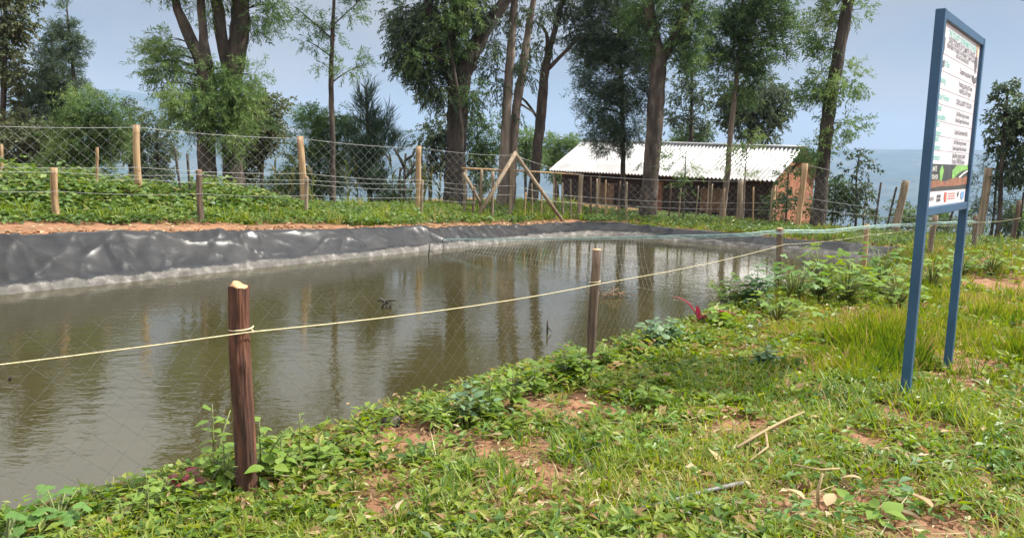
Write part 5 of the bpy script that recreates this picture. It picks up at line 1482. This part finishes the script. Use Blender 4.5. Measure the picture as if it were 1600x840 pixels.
def far_litter():
    rng = np.random.default_rng(24)
    s = np.concatenate([rng.uniform(0, 18, 260), rng.uniform(11, 18, 260)]); n = NF + 0.1 + rng.random(520) * 1.3
    x, y = to_xy(s, n)
    az = rng.uniform(0, 6.28, 520)
    mb = MB()
    L = rng.uniform(0.04, 0.22, 520)
    mb.leaves(np.stack([x, y, terrain(x, y) + 0.03], 1), np.stack([np.cos(az), np.sin(az), rng.uniform(-.1, .3, 520)], 1), np.tile([0.1, 0, 1.0], (520, 1)), L, L * 0.35, 0, rng.random(520))
    o = mb.build('dry_litter', M['straw'], smooth=False); tag(o, 'dry leaves and crumbs lying above the liner on the far bank', 'litter', kind='stuff')
    # soil clods along the liner edge
    mb = MB()
    for k in range(620):
        s_ = rng.uniform(-2, 17.5); n_ = NF + rng.uniform(0.16, 0.85) ; xx, yy = to_xy(s_, n_); r_ = rng.uniform(0.015, 0.06)
        c = np.array([xx, yy, TZ(xx, yy) + r_ * 0.35])
        V = c + np.array([[1, 0, 0], [-1, 0, 0], [0, 1, 0], [0, -1, 0], [0, 0, .8], [0, 0, -.8]]) * r_ * rng.uniform(0.6, 1.3, (6, 3))
        mb.add(V, np.array([[0, 2, 4], [2, 1, 4], [1, 3, 4], [3, 0, 4], [2, 0, 5], [1, 2, 5], [3, 1, 5], [0, 3, 5]]))
    o = mb.build('soil_clods', M['ground'], smooth=False); tag(o, 'crumbs of red soil along the top edge of the liner', 'soil', kind='stuff')
far_litter()

# ------------------------------------------------------------------ single weeds and crop plants near the water
def leaf_mesh(name, kind, mat):
    mb = MB()
    if kind == 'ovate':
        t = np.array([0, 0.12, 0.35, 0.6, 0.82, 1.0]); w = np.array([0.02, 0.2, 0.31, 0.25, 0.12, 0.0])
        z = -0.22 * t ** 2
        V = []
        for a, b, c in zip(t, w, z): V += [(-b, a, c + b * 0.22), (0, a, c), (b, a, c + b * 0.22)]
        Q = []
        for i in range(len(t) - 1):
            Q += [[3 * i, 3 * i + 1, 3 * i + 4, 3 * i + 3], [3 * i + 1, 3 * i + 2, 3 * i + 5, 3 * i + 4]]
        mb.add(V, np.array(Q), 0, 0.5)
    elif kind == 'long':
        t = np.linspace(0, 1, 7); w = np.array([0.03, 0.07, 0.09, 0.09, 0.07, 0.04, 0.0])
        z = 0.10 * np.sin(t * 2.6) - 0.25 * t ** 3
        V = []
        for a, b, c in zip(t, w, z): V += [(-b, a, c + b * 0.5), (0, a, c), (b, a, c + b * 0.5)]
        Q = []
        for i in range(len(t) - 1):
            Q += [[3 * i, 3 * i + 1, 3 * i + 4, 3 * i + 3], [3 * i + 1, 3 * i + 2, 3 * i + 5, 3 * i + 4]]
        mb.add(V, np.array(Q), 0, 0.5)
    else:   # lobed, with toothed rim
        V = [(0, 0.0, 0)]; n = 31
        for k in range(n):
            a = math.radians(-155 + 310 * k / (n - 1))
            lob = 0.40 + 0.19 * math.cos(a * 2.55) + (0.05 if k % 2 else -0.03)
            if abs(a) > 2.3: lob *= 0.85
            x, y = math.sin(a) * lob, 0.36 + math.cos(a) * lob
            V.append((x, y, 0.07 * math.cos(a * 5.1) * lob - 0.25 * (x * x + (y - 0.3) ** 2)))
        V[0] = (0, 0.02, 0); V.append((0, 0.36, -0.03))
        T = [[n + 1, k + 2, k + 1] for k in range(n - 1)] + [[n + 1, 1, 0], [n + 1, 0, n]]
        mb.add(V, np.array(T), 0, 0.5)
    o = mb.build(name, M[mat]); me = o.data; bpy.data.objects.remove(o); return me
LM = {}
def get_leaf(kind, mat):
    if (kind, mat) not in LM: LM[(kind, mat)] = leaf_mesh('leaf', kind, mat)
    return LM[(kind, mat)]

def put_leaf(root, kind, mat, p, d, size, roll=0.0, up=(0, 0, 1), wide=1.0):
    """leaf part at root-local point p, pointing along d"""
    d = Vector(d).normalized(); u_ = Vector(up)
    x = d.cross(u_)
    if x.length < 1e-3: x = Vector((1, 0, 0))
    x.normalize(); z = x.cross(d)
    R = Matrix((x, d, z)).transposed().to_4x4() @ Matrix.Rotation(roll, 4, 'Y')
    o = bpy.data.objects.new('leaf', get_leaf(kind, mat)); COL.objects.link(o)
    o.parent = root
    o.matrix_basis = Matrix.Translation(Vector(p)) @ R @ Matrix.Diagonal((size * wide, size, size, 1))
    return o

def upright_weed(name, label, g, h, nl, leafsize, mat, stem='stem_green', seed=0, lean=(0, 0), group=None, kind='ovate', cat='weed', wide=1.0, spread=1.0, side=0):
    rg = np.random.default_rng(seed)
    root = thing(name, label, cat, g, group)
    def stemcurve(t, L_): return np.array([L_[0] * t * t * h, L_[1] * t * t * h, t * h])
    stems = [np.array(lean, float)] + [np.array(lean) + rg.normal(0, 0.5, 2) for _ in range(side)]
    mb = MB()
    for k, L_ in enumerate(stems):
        sc = 1 if k == 0 else rg.uniform(0.55, 0.9)
        pts = np.array([stemcurve(t, L_) * sc for t in np.linspace(0, 1, 6)]) + np.asarray(g); pts[0, 2] -= 0.05
        mb.tube(pts, np.linspace(0.0055, 0.002, 6) * (1 + h), 5)
    mb.build('stem', M[stem], root)
    for k, L_ in enumerate(stems):
        sc = 1 if k == 0 else 0.75
        n_ = nl if k == 0 else nl // 2
        for i in range(n_):
            t = 0.18 + 0.82 * (i + rg.random() * 0.6) / n_
            t = min(t, 1.0)
            az = i * 2.4 + rg.normal(0, 0.35)
            el = rg.uniform(-0.15, 0.55) + 0.5 * max(t - 0.75, 0)
            sz = leafsize * (1.15 - 0.55 * t ** 2) * rg.uniform(0.75, 1.2)
            p = stemcurve(t, L_) * sc; pet = np.array([math.cos(az), math.sin(az), 0.35]) * sz * 0.25 * spread
            put_leaf(root, kind, mat, p + pet, (math.cos(az), math.sin(az), el), sz, rg.normal(0, 0.3), wide=wide)
    return root

def broad_plant(label, g, nl, size, hgt, rad, mat='leaf_mallow', seed=0, name='pumpkin_plant', cat='plant', group=None):
    rg = np.random.default_rng(seed)
    root = thing(name, label, cat, g, group)
    mb = MB(); leaves = []
    for i in range(nl):
        az = i * 2.399 + rg.normal(0, 0.4); rr = rad * math.sqrt((i + 0.6) / nl) * rg.uniform(0.75, 1.15)
        zz = hgt * rg.uniform(0.3, 1.0) * (1.1 - 0.45 * (i / nl))
        p = np.array([math.cos(az) * rr, math.sin(az) * rr, zz])
        mb.tube([np.asarray(g) - [0, 0, .03], np.asarray(g) + p * [0.45, 0.45, 0.7], np.asarray(g) + p], [0.006, 0.0045, 0.003], 5)
        leaves.append((p, az))
    mb.build('stem', M['stem_green'], root)
    for p, az in leaves:
        put_leaf(root, 'lobed', mat, p, (math.cos(az) * 0.9, math.sin(az) * 0.9, rg.uniform(-0.35, 0.25)), size * rg.uniform(0.7, 1.2), rg.normal(0, 0.28))
    return root

# bottom left corner: two big toothed-leaf plants at the water's edge
ga = G(92, 838); ga = np.array([ga[0], ga[1], ga[2]])
broad_plant('bright green mallow with broad toothed leaves on a dark stem, bottom left corner', ga, 24, 0.085, 0.20, 0.13, seed=1, name='mallow_plant')
gb = P(8, 852, 2.72); gb[2] = TZ(gb[0], gb[1])
broad_plant('bright green mallow with broad toothed leaves, cut by the left edge of the picture', gb, 20, 0.09, 0.24, 0.15, seed=2, name='mallow_plant')

# leafy weeds round the first post and along the edge
def W(px, py, label, h, nl, ls, mat='leaf_lime', seed=0, name='leafy_weed', **kw):
    g = G(px, py)
    return upright_weed(name, label, g, h, nl, ls, mat, seed=seed, **kw)
W(336, 762, 'tall lime green weed with upright stem just left of the first post', 0.42, 16, 0.085, seed=11, side=1)
W(352, 778, 'bushy lime green weed hugging the left foot of the first post', 0.26, 16, 0.085, seed=12, side=2)
W(408, 758, 'light green leafy weed touching the right side of the first post', 0.34, 16, 0.09, seed=13, side=2)
W(440, 752, 'yellowish leafy weed a hand to the right of the first post', 0.22, 14, 0.075, seed=14, side=3)
W(470, 745, 'spindly weed with small leaves and a seed spike, right of the first post', 0.33, 12, 0.05, seed=15, side=1, stem='stem_green')
W(500, 735, 'low spreading green weed at the water edge left of the dark stump', 0.15, 14, 0.065, seed=16, side=3)
W(286, 782, 'low weed with crimson leaves left of the first post', 0.15, 14, 0.075, mat='leaf_red', seed=17, side=2, stem='stem_red', name='amaranth_weed')
W(262, 800, 'low green weed at the bottom left between the red weed and the mallow', 0.16, 16, 0.06, seed=18, side=3)
W(232, 822, 'lime weed rising above the water near the bottom left corner', 0.24, 14, 0.055, seed=19, side=1)
W(190, 838, 'small yellow green weed beside the mallow', 0.16, 10, 0.05, seed=20, side=1)
W(545, 722, 'small dark green weed on the bank right of the spindly one', 0.14, 12, 0.06, mat='leaf_weed', seed=21, side=3)
W(735, 662, 'bushy weed with pale bluish leaves overhanging the water, left of the second post', 0.28, 18, 0.085, mat='leaf_bluish', seed=22, side=3)
W(765, 652, 'thick green weed in the clump left of the second post', 0.26, 18, 0.08, mat='leaf_weed', seed=23, side=3)
W(800, 640, 'yellow green weed at the right side of the clump left of the second post', 0.25, 16, 0.08, seed=24, side=3)
W(835, 620, 'leafy weed with drooping leaves between the clump and the second post', 0.22, 16, 0.085, mat='leaf_weed', seed=25, side=3)
W(880, 600, 'dark bushy weed close to the left side of the second post', 0.32, 22, 0.10, mat='leaf_weed', seed=26, side=4)
W(905, 596, 'broad green weed at the foot of the second post', 0.24, 18, 0.10, mat='leaf_weed', seed=27, side=3)
W(950, 580, 'green weed just right of the second post', 0.20, 16, 0.09, mat='leaf_weed', seed=28, side=3)
W(985, 560, 'low leafy weed half way from the second post to the red plant', 0.22, 18, 0.09, mat='leaf_weed', seed=29, side=3)
W(1020, 548, 'blue grey round leaved weed leaning over the water', 0.30, 22, 0.095, mat='leaf_bluish', seed=30, side=4, wide=1.5)
W(1048, 540, 'blue grey round leaved weed with a dark bare spike, left of the red plant', 0.27, 18, 0.09, mat='leaf_bluish', seed=31, side=3, wide=1.5)
W(1120, 520, 'bright lime weed directly right of the red plant', 0.26, 18, 0.14, seed=32, side=3, wide=1.3)
W(1195, 578, 'pale blue green weed standing alone in the grass between the red plant and the sign', 0.20, 18, 0.10, mat='leaf_bluish', seed=33, side=3, wide=1.4)
W(1010, 640, 'dark green weed at the left end of the sign shadow', 0.16, 14, 0.09, mat='leaf_weed', seed=34, side=3)
W(1140, 480, 'leafy weed against the water left of the third post', 0.46, 26, 0.13, mat='leaf_weed', seed=35, side=4)
W(1180, 488, 'tall pale weed with drooping leaves hugging the left side of the third post', 0.62, 30, 0.15, mat='leaf_bluish', seed=36, side=4)
W(680, 672, 'lime tuft of narrow leaves upright at the water edge beside the dark stump', 0.15, 20, 0.10, seed=37, side=3, wide=0.4)
W(1400, 775, 'grey green weed with two upright broad leaves in front of the sign', 0.10, 6, 0.085, mat='leaf_bluish', seed=38, wide=1.3)
W(1440, 745, 'small weed with one upright blue green leaf below the sign', 0.09, 6, 0.08, mat='leaf_bluish', seed=39, wide=1.3)
W(1375, 822, 'young pumpkin seedling with lime leaves at the bottom edge, right of centre', 0.09, 7, 0.11, mat='leaf_lime', seed=40, wide=1.3)
W(1330, 805, 'sprawling lime weed left of the pumpkin seedling at the bottom edge', 0.07, 8, 0.10, mat='leaf_lime', seed=41, wide=1.0)
W(1540, 800, 'low weed with small oval leaves in the bottom right corner', 0.10, 12, 0.06, mat='leaf_weed', seed=42, side=3)
# red leaved plant
def red_plant():
    g = G(1090, 512)
    root = thing('red_plant', 'dark red plant with long arching leaves at the water edge', 'plant', g)
    mb = MB(); mb.tube([g - np.array([0, 0, .05]), g + np.array([0, 0, .08])], 0.012, 6); mb.build('stem', M['stem_red'], root)
    for d, s in (((-0.62, 0.1, 0.75), 0.30), ((0.9, -0.2, 0.35), 0.32), ((0.75, 0.3, 0.15), 0.26), ((-0.15, -0.3, 0.9), 0.16), ((0.4, -0.6, 0.3), 0.2)):
        put_leaf(root, 'long', 'leaf_red', (0, 0, 0.08), d, s * 1.35, 0, wide=1.5)
red_plant()
# pumpkin patch between the third post and the sign
PG = None
pk = [(1240, 478, 20, 0.20, 0.30, 0.36, 'broad leaved pumpkin plant just right of the third post'), (1278, 470, 22, 0.22, 0.34, 0.42, 'largest pumpkin plant, midway between the third and fourth posts'),
      (1322, 474, 18, 0.20, 0.26, 0.40, 'low pumpkin plant in front of the fourth post'), (1375, 462, 24, 0.22, 0.36, 0.42, 'tall pumpkin plant between the fourth post and the near sign leg'),
      (1398, 480, 16, 0.19, 0.22, 0.36, 'pumpkin plant touching the near sign leg on its left'), (1455, 448, 16, 0.19, 0.26, 0.40, 'pumpkin plant seen between the two sign legs'),
      (1500, 432, 16, 0.18, 0.24, 0.42, 'pumpkin plant just right of the far sign leg'), (1548, 428, 16, 0.18, 0.22, 0.45, 'pumpkin plant at the far right along the fence'), (1215, 505, 14, 0.17, 0.18, 0.34, 'small pumpkin plant at the foot of the third post')]
for i, (px, py, nl, sz, hg, rd, lab) in enumerate(pk):
    broad_plant(lab, G(px, py), int(nl * 2.9), sz * 0.66, hg * 2.25, rd * 1.05, 'leaf_lime' if i % 3 else 'leaf_mallow', 60 + i)
W(1170, 655, 'small ragged weed with brown tinged leaves below the sign shadow', 0.10, 12, 0.07, mat='leaf_weed', seed=50, side=2)

# ------------------------------------------------------------------ loose things on the ground and in the water
def simple(name, label, cat, mb, mat, origin):
    o = mb.build(name, M[mat], origin=origin); tag(o, label, cat); return o
def lying(pts, z=0.02):
    q = [G(x, y) for x, y in pts]; return [a + np.array([0, 0, z]) for a in q]
mb = MB(); q = lying([(1000, 812), (1055, 795), (1100, 782), (1160, 768)], 0.045); mb.tube(q, 0.011, 8); simple('grey_pipe', 'grey plastic pipe lying half buried in the grass at the bottom', 'pipe', mb, 'pipe_grey', q[0])
mb = MB(); q = lying([(1150, 722), (1200, 692), (1225, 678), (1255, 664)], 0.09); mb.tube(q, [0.009, 0.009, 0.008, 0.005], 6)
q2 = lying([(1195, 696), (1198, 720), (1170, 742)], 0.08); mb.tube(q2, [0.008, 0.007, 0.005], 6)
simple('dry_stalk', 'long yellow dry maize stalk lying forked in the grass left of the sign', 'dry stalk', mb, 'straw', q[0])
mb = MB(); q = lying([(1238, 748), (1280, 757), (1310, 756)], 0.08); mb.tube(q, 0.006, 6); simple('dry_stalk', 'short pale dry stalk lying flat near the upright one at the bottom', 'dry stalk', mb, 'straw', q[0])
g = G(1277, 795); mb = MB(); mb.tube([g, g + np.array([0.005, 0.02, 0.09]), g + np.array([0.02, 0.02, 0.17])], [0.009, 0.008, 0.006], 6); simple('dry_stalk', 'pale dry stalk sticking up from the grass at the bottom', 'dry stalk', mb, 'straw', g)
def dry_leaf(px, py, size, az, el, label, up=0.065):
    g = G(px, py) + np.array([0, 0, up])
    o = bpy.data.objects.new('dry_leaf', get_leaf('ovate', 'straw')); COL.objects.link(o)
    d = Vector((math.cos(az), math.sin(az), el)).normalized(); x = d.cross(Vector((0.2, 0.1, 1))).normalized(); z = x.cross(d)
    o.matrix_world = Matrix.Translation(Vector(g)) @ Matrix((x, d, z)).transposed().to_4x4() @ Matrix.Diagonal((size * 0.8, size, size * 1.6, 1))
    tag(o, label, 'dry leaf')
for px, py, sz, az, el, lab in ((1122, 740, 0.10, 1.9, 0.9, 'pale curled dry leaf standing up beside the forked dry stalk'), (1030, 705, 0.10, 2.8, 0.2, 'buff dry leaf lying left of the forked stalk, below the sign shadow'), (1075, 722, 0.11, 0.3, 0.15, 'long brown dry leaf just left of the pale curled one'),
        (560, 834, 0.08, 0.4, 0.2, 'whitish dry leaf at the bottom edge, left of centre'), (1265, 668, 0.09, 0.2, 0.25, 'pale dry leaf at the upper tip of the forked stalk'), (1255, 800, 0.12, 2.2, 0.4, 'crumpled tan dry leaf left of the upright stalk at the bottom'),
        (1290, 812, 0.12, 0.9, 0.5, 'crumpled tan dry leaf right of the upright stalk at the bottom'), (1468, 690, 0.09, 0.1, 0.2, 'cream dry leaf beside the small black lump'), (1390, 722, 0.09, 2.5, 0.2, 'buff dry leaf below the near sign leg'),
        (1455, 815, 0.13, 2.0, 0.5, 'brown curled dry leaf at the bottom right'), (412, 772, 0.08, 0.4, 0.2, 'brown dry leaf at the right foot of the first post'), (345, 800, 0.08, 2.6, 0.3, 'orange brown dry leaf left of the foot of the first post'),
        (1345, 770, 0.11, 2.7, 0.2, 'reddish straw coloured dry leaf right of the upright stalk'), (1535, 690, 0.09, 1.0, 0.4, 'pale dry leaf in the tall grass at the right')):
    dry_leaf(px, py, sz, az, el, lab)
def lump(name, label, cat, c, r, mat, seed, squash=0.7):
    rg = np.random.default_rng(seed); mb = MB()
    th = np.linspace(0.0, math.pi, 7); ph = np.linspace(0, 2 * math.pi, 10, endpoint=False)
    V = np.array([[math.sin(a) * math.cos(b), math.sin(a) * math.sin(b), math.cos(a) * squash] for a in th for b in ph]) * r * (1 + rg.normal(0, 0.12, (70, 1))) + c
    Q = [[i * 10 + j, (i + 1) * 10 + j, (i + 1) * 10 + (j + 1) % 10, i * 10 + (j + 1) % 10] for i in range(6) for j in range(10)]
    mb.add(V, np.array(Q)); return simple(name, label, cat, mb, mat, c)
g = G(1469, 682); lump('black_stone', 'small black lump in the grass in front of the sign', 'stone', g + np.array([0, 0, 0.02]), 0.035, 'stick_dark', 1)
g = G(612, 664); lump('dark_stump', 'small dark stump at the water edge right of the first post', 'stump', g + np.array([0, 0, 0.02]), 0.06, 'stick_dark', 2)
for px, py, r_, lab, sd_ in ((832, 338, 0.10, 'pale cut log end at the foot of the right brace', 3), (728, 352, 0.07, 'rust brown clod above the liner left of the corner', 4), (785, 345, 0.07, 'pale stone on the far bank under the bracing', 7)):
    g = G(px, py)
    lump('cut_log' if 'log' in lab else ('stone' if 'stone' in lab else 'soil_clod'), lab, 'log' if 'log' in lab else ('stone' if 'stone' in lab else 'soil clod'), g + np.array([0, 0, r_ * 0.3]), r_, 'mud_wall' if 'clod' in lab else 'post_pale', sd_, 0.5)

def water_at(px, py):
    r = ray(px, py); t = (WATER - CAMZ) / r[2]; return np.array([r[0] * t, t, WATER])
# driftwood that looks like a small animal
c = water_at(600, 481); s_ = PX(c[1])
mb = MB()
T_ = lambda x, y: c + CR * (x - 600) * s_ + np.array([0, 0, 1.0]) * (481 - y) * s_
mb.tube([T_(596, 487), T_(598, 476), T_(602, 472), T_(609, 474), T_(611, 482)], [0.012, 0.016, 0.03, 0.026, 0.012], 7, 0, True, None, 0.3)
mb.tube([T_(590, 470), T_(595, 467), T_(602, 472)], [0.012, 0.02, 0.022], 7, 0, True, None, 0.3)
mb.tube([T_(603, 470), T_(612, 469), T_(620, 468)], [0.014, 0.012, 0.011], 6, 0, True, None, 0.2)
mb.tube([T_(604, 476), T_(605, 484)], [0.01, 0.008], 5)
simple('driftwood', 'forked piece of dark driftwood sticking out of the water above the yellow string', 'driftwood', mb, 'stick_dark', c)
c = water_at(955, 464); mb = MB(); rg = np.random.default_rng(5)
for k in range(26):
    a = rg.normal(0, 1, 2) * np.array([0.17, 0.09]); d_ = rg.normal(0, 1, 3) * np.array([0.16, 0.1, 0.05]); p0 = c + np.array([a[0], a[1], 0.02])
    mb.tube([p0 - d_ * 0.6, p0 + np.array([0, 0, 0.03]), p0 + d_ * 0.6 + np.array([0, 0, abs(rg.normal(0, 0.08))])], 0.005, 4)
simple('brushwood', 'tangle of brown twigs floating right of the second post', 'brushwood', mb, 'wood_frame', c)
for px, py, h, lx, lab in ((855, 520, 0.16, 0.0, 'thin dark twig standing up from the water left of the second post'), (669, 400, 0.30, 0.05, 'dark twig sticking out of the water by the far liner'), (416, 412, 0.3, -0.1, 'black stick propped on the far liner at the water line'), (10, 594, 0.04, 0.06, 'dark floating scrap at the left edge of the water'), (783, 518, 0.05, 0.0, 'tiny brown leaf tip standing out of the water')):
    c = water_at(px, py); mb = MB(); mb.tube([c - np.array([0, 0, 0.1]), c + np.array([lx * 0.5, 0, h * 0.6]), c + np.array([lx, 0, h])], [0.013, 0.012, 0.007], 6, 0, True, None, 0.3)
    mb.tube([c + np.array([lx * 0.4, 0, h * 0.5]), c + np.array([lx * 0.5 + h * 0.3, 0, h * 0.15])], [0.008, 0.005], 5)
    simple('twig', lab, 'twig', mb, 'stick_dark', c)

def floating_specks():
    rng = np.random.default_rng(35)
    s = rng.uniform(-4, 17, 150); n = near_edge(s) + 0.3 + rng.gamma(1.0, 1.0, 150)
    keep = n < 12; s, n = s[keep], n[keep]; x, y = to_xy(s, n); N = len(x); az = rng.uniform(0, 6.283, N)
    L = rng.uniform(0.012, 0.05, N)
    mb = MB(); mb.leaves(np.stack([x, y, np.full(N, WATER + 0.004)], 1), np.stack([np.cos(az), np.sin(az), np.zeros(N)], 1), np.tile([0.0, 0.05, 1.0], (N, 1)), L, L * rng.uniform(0.3, 0.8, N), 0, rng.random(N) * 0.45, 0.06)
    tag(mb.build('floating_leaves', M['straw'], smooth=False), 'small dead leaves and scraps floating on the pond', 'floating leaves', kind='stuff')
floating_specks()

# ------------------------------------------------------------------ haze over the valley
def make_haze():
    mb = MB()
    zs = [v.co.z for v in bpy.data.objects['ground'].data.vertices]
    lo, hi = min(zs) - 1.0, max(zs) + 6.0
    mb.box((0, 0, (lo + hi) / 2), (6500, 0, 0), (0, 6500, 0), (0, 0, (hi - lo) / 2))
    m, nt, out = newmat('haze_air')
    v = nt.nodes.new('ShaderNodeVolumePrincipled')
    v.inputs['Color'].default_value = (0.375, 0.53, 0.78, 1)
    v.inputs['Density'].default_value = 0.00018
    v.inputs['Anisotropy'].default_value = 0.0
    nt.links.new(v.outputs['Volume'], out.inputs['Volume'])
    o = mb.build('haze', m, smooth=False)
    tag(o, kind='stuff')
make_haze()
